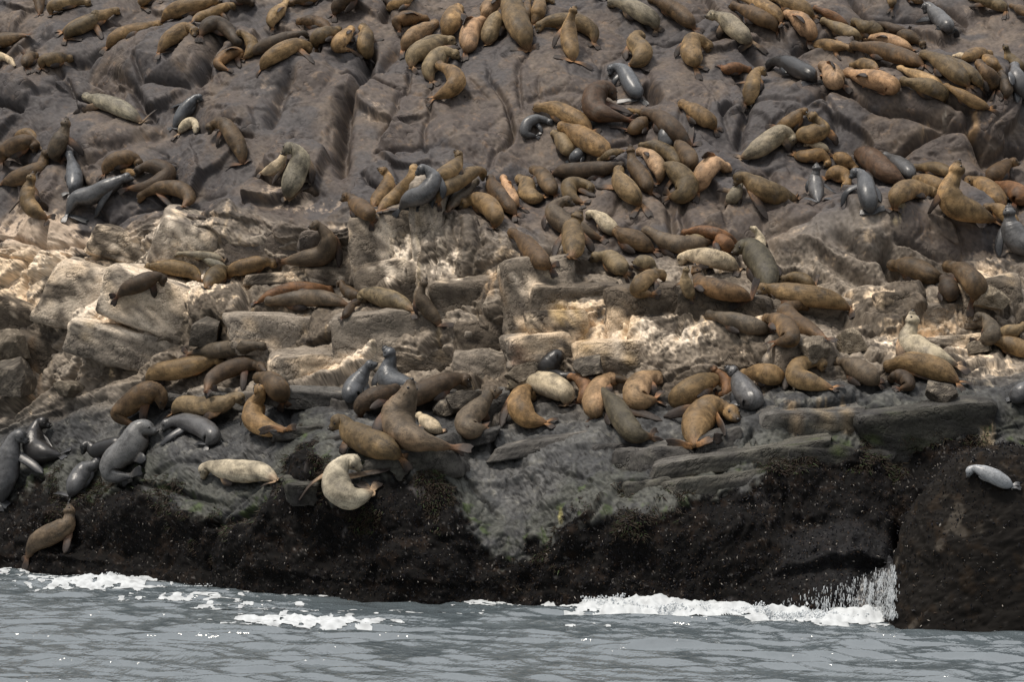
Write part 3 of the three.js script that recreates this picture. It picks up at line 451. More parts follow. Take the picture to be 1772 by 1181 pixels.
// let the blocks count as stone to lie on
for (const [P, N, I] of blockPts) for (let k = 0; k < I.length; k += 3) {
  const A = I[k] * 3, B = I[k + 1] * 3, D = I[k + 2] * 3, n = Math.max(2, Math.ceil(Math.hypot(P[A] - P[D], P[A + 1] - P[D + 1], P[A + 2] - P[D + 2]) / .03));
  for (let u = 0; u <= n; u++) for (let v = 0; v <= n - u; v++) { const a = u / n, b = v / n, c = 1 - a - b; addStone(P[A] * c + P[B] * a + P[D] * b, P[A + 1] * c + P[B + 1] * a + P[D + 1] * b, P[A + 2] * c + P[B + 2] * a + P[D + 2] * b, N[A] * c + N[B] * a + N[D] * b, N[A + 1] * c + N[B + 1] * a + N[D + 1] * b, N[A + 2] * c + N[B + 2] * a + N[D + 2] * b, u % 3 === 0 && v % 3 === 0); }
}
// ---------------------------------------------------------------- sea lions
const COAT = { // back, flank, belly (linear)
  gold: [[.17, .110, .052], [.33, .215, .102], [.46, .305, .155]], tan: [[.145, .095, .046], [.25, .165, .080], [.36, .235, .118]], khaki: [[.19, .142, .080], [.275, .205, .118], [.35, .25, .145]],
  olive: [[.11, .077, .039], [.215, .148, .074], [.36, .235, .115]], brown: [[.082, .052, .027], [.15, .094, .047], [.25, .15, .073]], dark: [[.055, .038, .024], [.078, .053, .033], [.12, .075, .043]],
  red: [[.145, .074, .034], [.20, .10, .046], [.25, .13, .062]], bull: [[.075, .044, .026], [.10, .058, .033], [.13, .074, .042]], pink: [[.23, .145, .074], [.34, .215, .118], [.41, .26, .15]],
  cream: [[.47, .385, .26], [.55, .46, .33], [.55, .43, .29]], palecream: [[.44, .375, .27], [.52, .445, .325], [.50, .39, .25]], pale: [[.19, .165, .12], [.32, .275, .19], [.42, .345, .23]], palegrey: [[.27, .28, .29], [.33, .335, .34], [.26, .24, .22]],
  slate: [[.082, .084, .088], [.10, .102, .107], [.055, .050, .048]], grey: [[.13, .126, .122], [.155, .148, .14], [.11, .095, .082]], darkgrey: [[.075, .072, .066], [.105, .096, .082], [.13, .105, .08]], black: [[.022, .021, .021], [.03, .028, .027], [.035, .03, .028]],
  greybrown: [[.095, .073, .050], [.14, .105, .070], [.19, .13, .08]], darkolive: [[.070, .060, .040], [.105, .088, .056], [.16, .12, .075]],
};
const WET = { slate: 1, black: 1, grey: 1, palegrey: 1, darkgrey: 1 };
const furTex = noiseTex(512, (u, v) => { const a = tile(u, v, 10, 5.5, 4), b = mix(tile(u, v, 60, 2.2, 2), n3(u * 14, v * 90, 4), .4), c = tile(u, v, 4, 8.8, 2); return .92 + .6 * a + .45 * b + .3 * c; }); furTex.colorSpace = THREE.SRGBColorSpace;
const furBump = noiseTex(512, (u, v) => .5 + .7 * tile(u, v, 9, 15.5, 4));
const furMat = new THREE.MeshPhysicalMaterial({ vertexColors: true, map: furTex, bumpMap: furBump, bumpScale: .02, roughness: .62, specularIntensity: .5 });
const wetFurMat = new THREE.MeshPhysicalMaterial({ vertexColors: true, map: furTex, bumpMap: furBump, bumpScale: .012, roughness: .36, specularIntensity: .8 });
const eyeMat = new THREE.MeshStandardMaterial({ color: new THREE.Color().setRGB(.006, .005, .005), roughness: .12 });
const noseMat = new THREE.MeshStandardMaterial({ color: new THREE.Color().setRGB(.02, .017, .016), roughness: .4 });
const eyeGeo = new THREE.SphereGeometry(1, 8, 6), noseGeo = new THREE.SphereGeometry(1, 8, 6);
// girth along the body: [station, half width, half height, rise of centre]
const SHAPE = {
  cow: [[0, .13, .12, -.03], [.05, .21, .19, -.03], [.14, .255, .235, -.025], [.26, .275, .265, -.02], [.38, .37, .38, .03], [.55, .455, .475, .05], [.75, .475, .495, .035], [1.0, .43, .455, .01], [1.35, .51, .54, 0], [1.7, .665, .68, 0], [2.0, .82, .82, 0], [2.35, .93, .90, 0], [2.7, .98, .94, 0], [3.0, 1.0, .95, 0], [3.4, .97, .91, 0], [3.8, .88, .82, 0], [4.15, .74, .69, 0], [4.5, .55, .5, 0], [4.8, .33, .30, 0], [5, .16, .14, 0]],
  bull: [[0, .13, .12, -.02], [.05, .23, .21, -.02], [.14, .28, .26, -.02], [.26, .32, .31, 0], [.38, .40, .42, .03], [.55, .50, .53, .04], [.75, .58, .62, .02], [1.0, .68, .72, 0], [1.35, .82, .86, 0], [1.7, .94, .95, 0], [2.0, 1.0, .98, 0], [2.35, 1.0, .96, 0], [2.7, .98, .93, 0], [3.0, .93, .88, 0], [3.4, .84, .80, 0], [3.8, .70, .67, 0], [4.15, .54, .5, 0], [4.5, .38, .35, 0], [4.8, .23, .2, 0], [5, .12, .10, 0]],
};
SHAPE.cow = SHAPE.cow.map(([s, a, b, c]) => s < 1 ? [s, a * 1.14, b * 1.14, c * 1.2] : s < 1.5 ? [s, a * 1.05, b * 1.05, c] : [s, a, b, c]);
SHAPE.pup = SHAPE.cow.map(([s, a, b, c]) => s < 1.4 ? [s, a * 1.16, b * 1.16, c * 1.1] : [s, a, b, c]);
function shapeAt(T, s) { let i = 0; while (i < T.length - 2 && s > T[i + 1][0]) i++; const a = T[i], b = T[i + 1], c = T[Math.max(0, i - 1)], d = T[Math.min(T.length - 1, i + 2)], t = clamp((s - a[0]) / (b[0] - a[0]), 0, 1); const f = (k) => { const h = b[0] - a[0], m0 = (b[k] - c[k]) / (b[0] - c[0] || 1) * h, m1 = (d[k] - a[k]) / (d[0] - a[0] || 1) * h, t2 = t * t, t3 = t2 * t; return (2 * t3 - 3 * t2 + 1) * a[k] + (t3 - 2 * t2 + t) * m0 + (-2 * t3 + 3 * t2) * b[k] + (t3 - t2) * m1; }; return [Math.max(.01, f(1)), Math.max(.01, f(2)), f(3)]; }
let G = '', lionCount = 0;
const lionBases = [];
function pushOut(p, r) { for (let k = 0; k < 3; k++) { const c = near(p.x, p.y, p.z); if (c[0] < r) { const e = r - c[0]; p.x += c[1] * e; p.y += c[2] * e; p.z += c[3] * e; } } return p; }
function S(label, coat, girth, sp, o = {}) {
  const id = ++lionCount, lifted = o.u || 0, T = SHAPE[o.k || 'cow'], seed = id * 7.31;
  const rad = [.18, .48, .86, .97, .80, .18], P = [], Nn = [];
  // lay the spine on the rock
  const scale0 = 55; let ref = null;
  const mid = rest(sp[6], sp[7], girth * .5 * 60 / F); const m2 = girth * .46 * mid.d / F; // body half width in metres
  const R = m2;
  for (let k = 5; k >= 0; k--) {
    const r = R * rad[k] * .94, c = rest(sp[k * 2], sp[k * 2 + 1], Math.max(.03, r)); let d = c.d;
    if (k < lifted) d = Math.min(d, ref - .02 * (lifted - k));
    else { if (ref !== null) { const sg = Math.hypot(sp[k * 2] - sp[k * 2 + 2], sp[k * 2 + 1] - sp[k * 2 + 3]) * ref / F; d = clamp(d, ref - sg * 1.1 - R * .35, ref + sg * 1.6 + R * .5); } ref = d; }
    d -= (o.d || 0) * .1; P[k] = at(sp[k * 2], sp[k * 2 + 1], d); Nn[k] = c.n;
  }
  // no kinks: neighbouring stations may not differ in depth by more than the body can bend
  for (let it = 0; it < 2; it++) for (let k = 1; k < 5; k++) if (k >= lifted) { const zm = (P[k - 1].z + P[k + 1].z) / 2; const nz = Math.max(P[k].z, mix(P[k].z, zm, .45)); P[k].multiplyScalar(1); const s = nz / P[k].z; P[k].set(P[k].x * s, EYE.y + (P[k].y - EYE.y) * s, nz); }
  { const hd = P[0].clone().sub(P[1]), l = hd.length(), want = R * (o.k === 'bull' ? 1.15 : 1.02); if (l < want) P[0].copy(P[1]).addScaledVector(hd, want / l); if (lifted) pushOut(P[0], R * .2); }
  const curve = new THREE.CatmullRomCurve3(P, false, 'catmullrom', .5);
  // frames, carried from mid body both ways
  const big = girth > 40, NS = big ? 58 : girth > 25 ? 46 : 34, NA = big ? 22 : 18, st = [];
  for (let i = 0; i <= NS; i++) { const t = i / NS; st.push(5 * (t < .25 ? t * .8 : .2 + (t - .25) * .8 / .75)); } // more rings on the head
  const cen = st.map((s) => curve.getPoint(s / 5)), tan = st.map((s) => curve.getTangent(s / 5));
  for (let it = 0; it < 4; it++) { const c = tan.map((t) => t.clone()); for (let i = 1; i < NS; i++) if (st[i] > .7) tan[i].add(c[i - 1]).add(c[i + 1]).normalize(); }
  const im = st.findIndex((s) => s >= 3), up = V3(0, 1, 0);
  let D0 = Nn[3].clone().multiplyScalar(.7).addScaledVector(up, .5).addScaledVector(Nn[2], .3).normalize();
  if (o.b) { const a = o.b * Math.PI / 180, away = cen[im].clone().sub(EYE).normalize(); D0 = D0.multiplyScalar(Math.cos(a)).addScaledVector(away, Math.sin(a)); }
  const dor = []; const orth = (d, t) => d.addScaledVector(t, -d.dot(t)).normalize();
  dor[im] = orth(D0, tan[im]); for (let i = im + 1; i <= NS; i++) dor[i] = orth(dor[i - 1].clone(), tan[i]); for (let i = im - 1; i >= 0; i--) dor[i] = orth(dor[i + 1].clone(), tan[i]);
  // a head held up turns its crown skyward
  if (lifted) for (let i = 0; i < im; i++) { const k = sst(2.2, .6, st[i]), u = up.clone(); const v = 1 - Math.pow(u.dot(tan[i]), 2); dor[i] = orth(dor[i].clone().addScaledVector(orth(u, tan[i]), k * 1.2 * v * v), tan[i]); }
  const lat_ = dor.map((d, i) => d.clone().cross(tan[i]).normalize());
  const pos = [], col = [], idx = [], C = COAT[coat], wet = WET[coat];
  const origin = P[3].clone().addScaledVector(Nn[3], -R * .9);
  const uvs = [], put = (v, c, a = 0, b = 0) => { pos.push(v.x - origin.x, v.y - origin.y, v.z - origin.z); col.push(c[0], c[1], c[2]); uvs.push(a + id * .37, b + id * .71); };
  const tint = .88 + .24 * hash2(id, 3, 1), hue = (hash2(id, 9, 2) - .5) * .1;
  const coatAt = (p, s, a) => { // a: angle from the back, 0..pi
    const q = a / Math.PI, f = fbm(p.x * 4 + seed, p.y * 4, p.z * 4, 3), f2 = fbm(p.x * 13, p.y * 13, p.z * 13 + seed, 2), f1 = fbm(p.x * 1.7 + seed, p.y * 1.7, p.z * 1.7, 2);
    const k1 = sst(.2, .5, q + f * .35 + f1 * .3), k2 = sst(.52, .82, q + f * .25); const c = [0, 1, 2].map((n) => mix(mix(C[0][n], C[1][n], k1), C[2][n], k2));
    const dk = wet ? 1 + f2 * .25 : (1 + f * .5 + f2 * .45) * (1 - .42 * sst(.1, .32, f1 + .2 * f)); for (let n = 0; n < 3; n++) c[n] *= dk * tint; c[0] *= 1 + hue; c[2] *= 1 - hue;
    if (!wet) { // scuffs of mud, and bare reddish skin at the armpits
      const mud = sst(.2, .38, fbm(p.x * 2.6 + seed * 2, p.y * 2.6, p.z * 2.6, 3)); for (let n = 0; n < 3; n++) c[n] = mix(c[n], [.10, .088, .075][n], mud * .45);
      const muz = sst(.34, .08, s + .12 * f) * (C[0][0] > .3 ? .5 : .8) + (s < .52 && s > .3 && q > .15 && q < .5 ? .25 : 0); c[0] = mix(c[0], .05, muz); c[1] = mix(c[1], .038, muz); c[2] = mix(c[2], .028, muz);
    } else { const muz = sst(.45, .1, s) * (coat === 'palegrey' ? .75 : .4); for (let n = 0; n < 3; n++) c[n] *= 1 - muz; }
    const tl = sst(4.45, 4.9, s) * .6; c[0] = mix(c[0], wet ? .05 : .19, tl); c[1] = mix(c[1], wet ? .05 : .105, tl); c[2] = mix(c[2], wet ? .055 : .056, tl);
    return c;
  };
  const sagN = Nn[3];
  for (let i = 0; i <= NS; i++) {
    const s = st[i], [a, b, ri] = shapeAt(T, s), fold = s > .95 && s < 2.1 ? (lifted ? .034 : .018) * Math.sin(s * 34 + seed) * sst(.95, 1.2, s) * sst(2.1, 1.7, s) : 0;
    const breath = (1 + .05 * n3(seed, s * 1.3, 4.4)) * (s > 1.4 && s < 4.6 ? 1 + .09 * (hash2(id, 21, 4) - .5) * Math.cos((s - 3) * 1.2) : 1) + (s > 2 && s < 4.4 ? .012 * Math.sin(s * 21 + seed * 3) * n3(seed, s, 9) * 2 : 0);
    for (let j = 0; j <= NA; j++) {
      const an = j / NA * Math.PI * 2, ca = Math.cos(an), sa = Math.sin(an);
      const bulge = s > 1.6 && s < 4.2 ? 1 + .05 * Math.max(0, -ca) * Math.abs(sa) * 2 : 1; // weight settles low on the flanks
      const p = cen[i].clone().addScaledVector(dor[i], (ca * b * (1 + fold) * breath + ri) * R).addScaledVector(lat_[i], sa * a * (1 + fold) * bulge * breath * R);
      const q = fbm(p.x * 3.2, p.y * 3.2, p.z * 3.2, 2) * .05 * R * (s > .8 ? 1 : .2) + fbm(p.x * 8, p.y * 8, p.z * 8, 2) * .022 * R * (s > .9 ? 1 : .3); p.addScaledVector(dor[i], ca * q).addScaledVector(lat_[i], sa * q);
      if (s > 1.5) { const c = near(p.x, p.y, p.z); if (c[0] < .012 && c[0] > -.2) { const e = (.012 - c[0]) * .7; p.x += c[1] * e; p.y += c[2] * e; p.z += c[3] * e; } }
      put(p, coatAt(p, s, Math.abs(an > Math.PI ? Math.PI * 2 - an : an)), j / NA * Math.max(1, Math.round(R * 5)), s * R * .9);
    }
  }
  const NB = NA + 1; for (let i = 0; i < NS; i++) for (let j = 0; j < NA; j++) { const a = i * NB + j, b = a + 1; idx.push(a, b, a + NB, b, b + NB, a + NB); }
  for (const [i, e] of [[0, -1], [NS, 1]]) { const n = pos.length / 3; const tip = cen[i].clone().addScaledVector(tan[i], e * R * .05).addScaledVector(dor[i], R * shapeAt(T, st[i])[2]); put(tip, coatAt(tip, st[i], 1)); for (let j = 0; j < NA; j++) { const a = i * NB + j, b = a + 1; if (e < 0) idx.push(n, b, a); else idx.push(n, a, b); } }
  // flippers: flat lofted paddles that grow out of the body
  const skin = wet ? [.028, .029, .032] : [.036, .028, .024], root = wet ? C[1] : [C[1][0] * .95 + .02, C[1][1] * .8, C[1][2] * .68];
  function paddle(pts4, wid, thick, face, toes) {
    const cv = new THREE.CatmullRomCurve3(pts4, false, 'catmullrom', .5), n = 11, m = 10, base = pos.length / 3;
    const len = cv.getLength();
    for (let i = 0; i <= n; i++) {
      const t = i / n, c = cv.getPoint(t), tg = cv.getTangent(t), up_ = orth(face.clone(), tg), sd = up_.clone().cross(tg).normalize();
      const prof = toes ? mix(.55, 1.25, sst(.2, .95, t)) * (t > .95 ? .8 : 1) : (t < .3 ? mix(1.15, .95, t / .3) : t < .7 ? mix(.95, .82, (t - .3) / .4) : .82 * Math.sqrt(Math.max(.03, 1 - Math.pow((t - .7) / .3, 2))));
      const th = mix(thick, thick * .3, Math.pow(t, .7));
      for (let j = 0; j < m; j++) {
        const an = j / m * Math.PI * 2, x = Math.cos(an), y = Math.sin(an), web = toes && t > .3 ? 1 + .35 * Math.cos(x * 9.4) * t : 1, trail = x > 0 && !toes ? 1 + .12 * Math.sin(t * 30) * t : 1;
        const p = c.clone().addScaledVector(sd, x * wid * prof * trail).addScaledVector(up_, y * th * web + (toes ? 0 : -.015 * x * x));
        if (toes && i === n) p.addScaledVector(tg, (.03 + .03 * Math.cos(x * 9.4)) * len * 1.5);
        const k = sst(toes ? .2 : .25, toes ? .85 : .75, t + .25 * fbm(p.x * 9, p.y * 9, p.z * 9, 2)); put(p, [0, 1, 2].map((q) => mix(root[q], skin[q], k)), x * .1, t * .3);
      }
    }
    for (let i = 0; i < n; i++) for (let j = 0; j < m; j++) { const a = base + i * m + j, b = base + i * m + (j + 1) % m; idx.push(a, a + m, b, b, a + m, b + m); }
    const e = pos.length / 3, tp = cv.getPoint(1); put(tp, skin); for (let j = 0; j < m; j++) idx.push(base + n * m + j, e, base + n * m + (j + 1) % m);
  }
  const near_ = (s) => st.findIndex((q) => q >= s), fi = near_(2.08), hi = near_(4.72), t2 = [0, 0, 0];
  const frame = (v) => { toFrame(v.x, v.y, v.z, t2); return [t2[0], t2[1]]; };
  const L = R * 2.3; // fore flipper length
  const used = {};
  const tips = []; for (let q = 0; q < (o.f || []).length; q += 2) tips.push([o.f[q], o.f[q + 1]]);
  for (const side of [-1, 1]) {
    const b0 = cen[fi].clone().addScaledVector(lat_[fi], side * R * .55).addScaledVector(dor[fi], -R * .38); const f = frame(b0); let bi = -1, bd = 1e9;
    if (tips.length === 1 || tips.length === 2) tips.forEach((tp, n) => { const o2 = frame(cen[fi].clone().addScaledVector(lat_[fi], -side * R * .55).addScaledVector(dor[fi], -R * .38)); const d = Math.hypot(tp[0] - f[0], tp[1] - f[1]) - Math.hypot(tp[0] - o2[0], tp[1] - o2[1]); if (d <= 0 && d < bd) { bd = d; bi = n; } });
    let tip, wrist;
    if (bi >= 0) {
      const h = hit(tips[bi][0], tips[bi][1]); tip = at(tips[bi][0], tips[bi][1], h.d - .04);
      if (tip.distanceTo(b0) > L * 1.35) { const dd = clamp(h.d - .04, -b0.z - L * .7, -b0.z + L * .7); tip = at(tips[bi][0], tips[bi][1], dd); }
      if (tip.distanceTo(b0) > L * 1.6) tip = b0.clone().addScaledVector(tip.clone().sub(b0).normalize(), L * 1.6);
      wrist = b0.clone().lerp(tip, .5).addScaledVector(lat_[fi], side * R * .22).addScaledVector(up, .03);
    } else {
      tip = b0.clone().addScaledVector(tan[fi], L * .8).addScaledVector(lat_[fi], side * R * .42).addScaledVector(dor[fi], -R * .3);
      wrist = b0.clone().lerp(tip, .45).addScaledVector(lat_[fi], side * R * .28);
    }
    pushOut(tip, .025); pushOut(wrist, .035);
    const inner = cen[fi].clone().addScaledVector(lat_[fi], side * R * .25).addScaledVector(dor[fi], -R * .15);
    paddle([inner, b0, wrist, tip], R * .46, R * .18, bi >= 0 ? Nn[2].clone().addScaledVector(lat_[fi], side * .3) : lat_[fi].clone().multiplyScalar(side).addScaledVector(dor[fi], .5), false);
  }
  const hts = []; for (let q = 0; q < (o.h || []).length; q += 2) hts.push([o.h[q], o.h[q + 1]]);
  for (const [n, side] of [[0, -1], [1, 1]]) {
    const b0 = cen[hi].clone().addScaledVector(lat_[hi], side * R * .12), e0 = cen[NS].clone().addScaledVector(lat_[NS], side * R * .14); let tip; const HL = R * 1.55;
    if (hts[n]) { const h = hit(hts[n][0], hts[n][1]); tip = at(hts[n][0], hts[n][1], clamp(h.d - .04, -e0.z - HL * .8, -e0.z + HL * .8)); if (tip.distanceTo(e0) > HL * 1.5) tip = e0.clone().addScaledVector(tip.sub(e0).normalize(), HL * 1.5); }
    else tip = e0.clone().addScaledVector(tan[NS], HL * .55).addScaledVector(lat_[NS], side * R * .5);
    pushOut(tip, .02); const md = e0.clone().lerp(tip, .5).addScaledVector(up, .02); pushOut(md, .03);
    paddle([b0, e0, md, tip], R * .29, R * .09, Nn[5], true);
  }
  // ears: small furled points beside the crown
  const ei = near_(.66);
  for (const side of [-1, 1]) { const a = shapeAt(T, st[ei]), b0 = cen[ei].clone().addScaledVector(lat_[ei], side * a[0] * .86 * R).addScaledVector(dor[ei], (a[1] * .4 + a[2]) * R), n = pos.length / 3, e = R * .06; const c = coatAt(b0, .7, .6).map((v) => v * .7);
    put(b0.clone().addScaledVector(dor[ei], e), c); put(b0.clone().addScaledVector(dor[ei], -e), c); put(b0.clone().addScaledVector(lat_[ei], -side * e), c); put(b0.clone().addScaledVector(lat_[ei], side * e * 1.4).addScaledVector(tan[ei], e * 2.6), c); idx.push(n, n + 1, n + 3, n, n + 3, n + 2, n + 1, n + 2, n + 3); }
  const g = new THREE.BufferGeometry(); g.setAttribute('position', new THREE.Float32BufferAttribute(pos, 3)); g.setAttribute('color', new THREE.Float32BufferAttribute(col, 3)); g.setAttribute('uv', new THREE.Float32BufferAttribute(uvs, 2)); g.setIndex(idx); g.computeVertexNormals();
  { const n = g.attributes.normal; for (let i = 0; i <= NS; i++) { const a = i * NB, b = a + NA, v = V3(n.getX(a) + n.getX(b), n.getY(a) + n.getY(b), n.getZ(a) + n.getZ(b)).normalize(); n.setXYZ(a, v.x, v.y, v.z); n.setXYZ(b, v.x, v.y, v.z); } }
  const root_ = new THREE.Group(); root_.name = numbered('sea_lion'); root_.position.copy(origin); root_.userData = { label, category: 'sea lion', group: G };
  const body = shade(new THREE.Mesh(g, wet ? wetFurMat : furMat)); body.name = 'body'; root_.add(body);
  // eyes and nose
  const yi = near_(.40), sh = shapeAt(T, st[yi]);
  for (const side of [-1, 1]) { const e = shade(new THREE.Mesh(eyeGeo, eyeMat)); e.name = 'eye'; const an = .95; e.position.copy(cen[yi]).addScaledVector(lat_[yi], side * Math.sin(an) * sh[0] * .97 * R).addScaledVector(dor[yi], (Math.cos(an) * sh[1] * .97 + sh[2]) * R).sub(origin); e.scale.setScalar(R * (o.k === 'pup' ? .105 : .085)); root_.add(e); }
  const ns = shade(new THREE.Mesh(noseGeo, noseMat)); ns.name = 'nose'; ns.position.copy(cen[0]).addScaledVector(dor[0], R * .03).addScaledVector(tan[0], -R * .02).sub(origin); ns.scale.set(R * .13, R * .1, R * .11); root_.add(ns);
  scene.add(root_); lionBases.push(origin);
}
// ---------------------------------------------------------------- loose blocks lying on the ledges
function block(label, px, py, w, h, seed, tone) {
  const c = rest(px, py, h * .36 * 58 / F), m = c.d / F, g0 = new THREE.BoxGeometry(2, 2, 2, 14, 14, 14), p = g0.attributes.position, pl = [];
  for (let k = 0; k < 9; k++) { const a = hash2(k, seed, 1) * 6.28, e = Math.asin(hash2(k, seed, 2) * 1.6 - .6), n = V3(Math.cos(a) * Math.cos(e), Math.sin(e), Math.sin(a) * Math.cos(e)); pl.push([n, .78 + .25 * hash2(k, seed, 3)]); }
  const C = [], UVs = [], v = V3();
  for (let i = 0; i < p.count; i++) {
    v.fromBufferAttribute(p, i); for (let it = 0; it < 2; it++) for (const [n, d] of pl) { const e = v.dot(n) - d; if (e > 0) v.addScaledVector(n, -e * .96); }
    const f = fbm(v.x * 2 + seed, v.y * 2, v.z * 2, 4); v.multiplyScalar(1 + .05 * f + .02 * fbm(v.x * 8, v.y * 8, v.z * 8 + seed, 2));
    p.setXYZ(i, v.x * w * .5 * m, v.y * h * .5 * m, v.z * (w + h) * .22 * m); UVs.push(v.x * .6 + v.z * .4, v.y * .6 + v.z * .3);
    const k = sst(.12, .4, f + .4 * fbm(v.x * 6, v.y * 6 + seed, v.z * 6, 3)); for (let n = 0; n < 3; n++) C.push(mix(tone[n] * (1 + f * .8), [.42, .36, .28][n], k * .5));
  }
  g0.setAttribute('color', new THREE.Float32BufferAttribute(C, 3)); g0.setAttribute('uv', new THREE.Float32BufferAttribute(UVs, 2)); g0.computeVertexNormals();
  const b = shade(new THREE.Mesh(g0, blockMat)); b.name = numbered('boulder'); b.position.copy(at(px, py, c.d + .12)); b.rotation.set((hash2(seed, 5, 1) - .5) * .4, hash2(seed, 6, 1) * 1.2 - .6, (hash2(seed, 7, 1) - .5) * .5); b.userData = { label, category: 'boulder', group: 'loose rock blocks' }; scene.add(b);
}
numbered('boulder');
const T1 = [.15, .125, .095], T2 = [.092, .080, .066], T3 = [.2, .165, .12];
block('upright grey block at the left edge under the pale ledge', 20, 596, 46, 56, 11, T1);
block('large dark block at the left edge, below the upright one', 22, 650, 62, 66, 12, T2);
block('dark angular block at the foot of the left pale cliff', 356, 574, 46, 56, 13, T2);
block('small tan block beside the golden sea lions, lower left', 118, 672, 46, 30, 14, T1);
block('flat grey slab beside the blackish bull at the cliff foot', 1018, 634, 52, 34, 15, T2);
block('rounded tan block left of the blackish bull', 905, 648, 70, 30, 16, T1);
block('low grey rock between the upright bull and the leaning sea lion', 800, 696, 62, 34, 17, T2);
block('grey rock under the head of the long dark brown sea lion', 770, 706, 44, 30, 18, T2);
block('brown block under the tail of the golden brown sea lion, right', 1630, 680, 56, 34, 19, T2);
block('squared block on the right of the cliff edge, under the long tan sea lion', 1470, 590, 50, 44, 20, T3);
block('brown block beneath the brown sea lion with turned head', 1410, 606, 52, 40, 21, T1);
block('small brown rock behind the tall cream sea lion', 1690, 600, 44, 24, 22, T1);
block('pale block at the right edge below the plump brown ones', 1715, 515, 54, 40, 23, T3);
// ---------------------------------------------------------------- the colony
// S(label, coat, girth, spine nose->tail, pose)
const UP = 'sea lions on the upper rock slope', MID = 'sea lions on the middle ledges', LOW = 'sea lions on the lower shelf';
G = UP;
S('brown sea lion cut off by the left edge, tail tip pointing right','brown',29,[-62,84,-45,80,-25,75,0,70,25,66,48,61]);
S('cream pup head poking in at the left edge','cream',24,[27,115,14,102,0,98,-20,100,-40,105,-55,110],{u:2});
S('dark brown sea lion with one flipper raised straight up, beside the cream pup','brown',24,[64,98,60,96,56,97,50,102,46,110,47,118],{f:[30,76],h:[50,127,58,125]});
S('olive tan sea lion lying rump forward, right of the raised flipper','olive',28,[126,104,117,101,105,100,90,103,75,106,72,118],{h:[64,124,84,123]});
S('brown rump at the top edge, leftmost of the top row','brown',22,[66,-40,66,-30,66,-18,68,-5,69,10,69,25]);
S('tan sea lion at the top edge with dark head to the right','tan',26,[157,8,148,4,130,2,110,6,90,12,88,26],{h:[120,20]});
S('golden cream sea lion lying behind a darker one, head stretched right','gold',28,[207,23,197,19,178,27,150,38,125,48,108,56]);
S('olive sea lion propped on its flipper in front of the golden cream one','olive',30,[162,32,167,23,160,36,140,46,122,54,113,68],{u:2,f:[179,75],h:[145,68]});
S('smooth tan sea lion stretched like a sausage on a grey rock hump','tan',34,[276,45,268,44,250,51,222,58,198,68,185,83]);
S('golden sea lion at the top edge with dark hind flippers hanging down','gold',24,[285,-30,278,-22,266,-12,255,-5,247,4,246,12],{h:[262,24,272,30]});
S('long tan sea lion reaching the top edge, above the pale arched one','tan',34,[383,2,370,2,345,8,318,14,295,22,280,38]);
S('pale golden sea lion with arched neck below the long tan one','gold',24,[408,18,400,9,388,14,365,24,345,30,333,38],{u:2,f:[396,38]});
S('tan sea lion resting head to the right above the round brown boulder','tan',34,[337,62,335,52,322,50,305,60,288,72,274,92],{h:[297,88]});
S('dark brown humped sea lion lying across the boulder top','dark',34,[415,80,408,70,396,54,376,42,358,46,347,62],{h:[342,73]});
S('dark sea lion at the top edge above the humped brown one','dark',26,[440,8,432,4,422,-2,412,-6,404,-10,398,-14]);
S('tan sea lion with small raised head at the boulder right shoulder','tan',24,[409,58,418,58,430,66,438,80,432,92,422,102],{u:2});
S('curled brown sea lion tucked against the boulder side','brown',26,[414,100,418,92,408,90,390,98,378,112,395,122],{f:[416,117],b:60});
S('long dark brown sea lion with a slim head pointing right','dark',30,[534,64,520,60,500,65,475,74,450,84,428,97]);
S('golden sea lion propped on one flipper in front of the long dark one','gold',34,[537,92,530,78,512,78,485,90,462,105,452,120],{f:[543,113],h:[470,120]});
S('golden sea lion scratching near the top edge, left of the crevice','gold',26,[500,-2,494,6,486,16,476,26,470,38,472,50],{f:[488,32],b:50});
S('brown sea lion at the top edge above the scratching golden one','brown',22,[500,10,508,4,520,0,532,-2,545,-4,556,-8],{h:[545,8]});
S('dark brown sea lion with head left, second row below the top edge','brown',28,[513,40,522,37,535,36,550,40,562,45,572,52]);
S('dark rump hanging from the top edge by a black crevice','dark',34,[625,-25,618,-18,608,-10,596,0,584,12,578,26]);
S('olive sea lion lying rump forward, left of two golden ones','olive',30,[590,52,582,53,570,56,555,62,546,70,548,84],{h:[560,83]});
S('golden brown sea lion curled with hind flippers trailing down right','gold',30,[612,50,606,52,600,60,588,72,585,82,602,86],{f:[612,70],h:[627,100],b:60});
S('olive sea lion sprawled downhill with fanned hind flippers beside the crevice','olive',34,[622,48,630,50,634,60,632,78,636,92,638,100],{f:[665,68],h:[635,116,650,112],b:40});
S('golden sea lion at the top edge above the pinkish grey one','gold',26,[718,-10,712,-5,702,2,690,6,678,12,670,17],{h:[715,22]});
S('brown sea lion on its side with a pale flipper across its chest','brown',28,[742,34,732,31,718,30,700,32,687,40,692,54],{f:[712,52],b:60});
S('pinkish grey sea lion lying downhill, hind flippers at lower left','pink',34,[755,38,750,44,738,50,720,60,705,72,697,88],{h:[697,104],d:.6});
S('khaki sea lion lying with head right above the crack in the slope','khaki',40,[787,77,774,71,755,74,732,86,715,98,712,118],{f:[797,83],h:[728,116]});
S('golden khaki sea lion curled above another at the crack','khaki',36,[794,100,782,92,766,92,752,106,742,122,748,142]);
S('lowest brown sea lion of the cluster at the rock cracks','gold',36,[758,112,765,116,782,125,790,142,775,158,750,170],{f:[806,172],d:.75});
S('plump golden sea lion lying back on the upper slope','gold',42,[795,14,792,18,786,24,780,38,775,50,770,60],{b:40});
S('pinkish golden sea lion on its back with flipper on chest','pink',38,[842,30,834,36,820,44,812,62,810,80,806,92],{f:[826,62],h:[796,106,806,104],b:75});
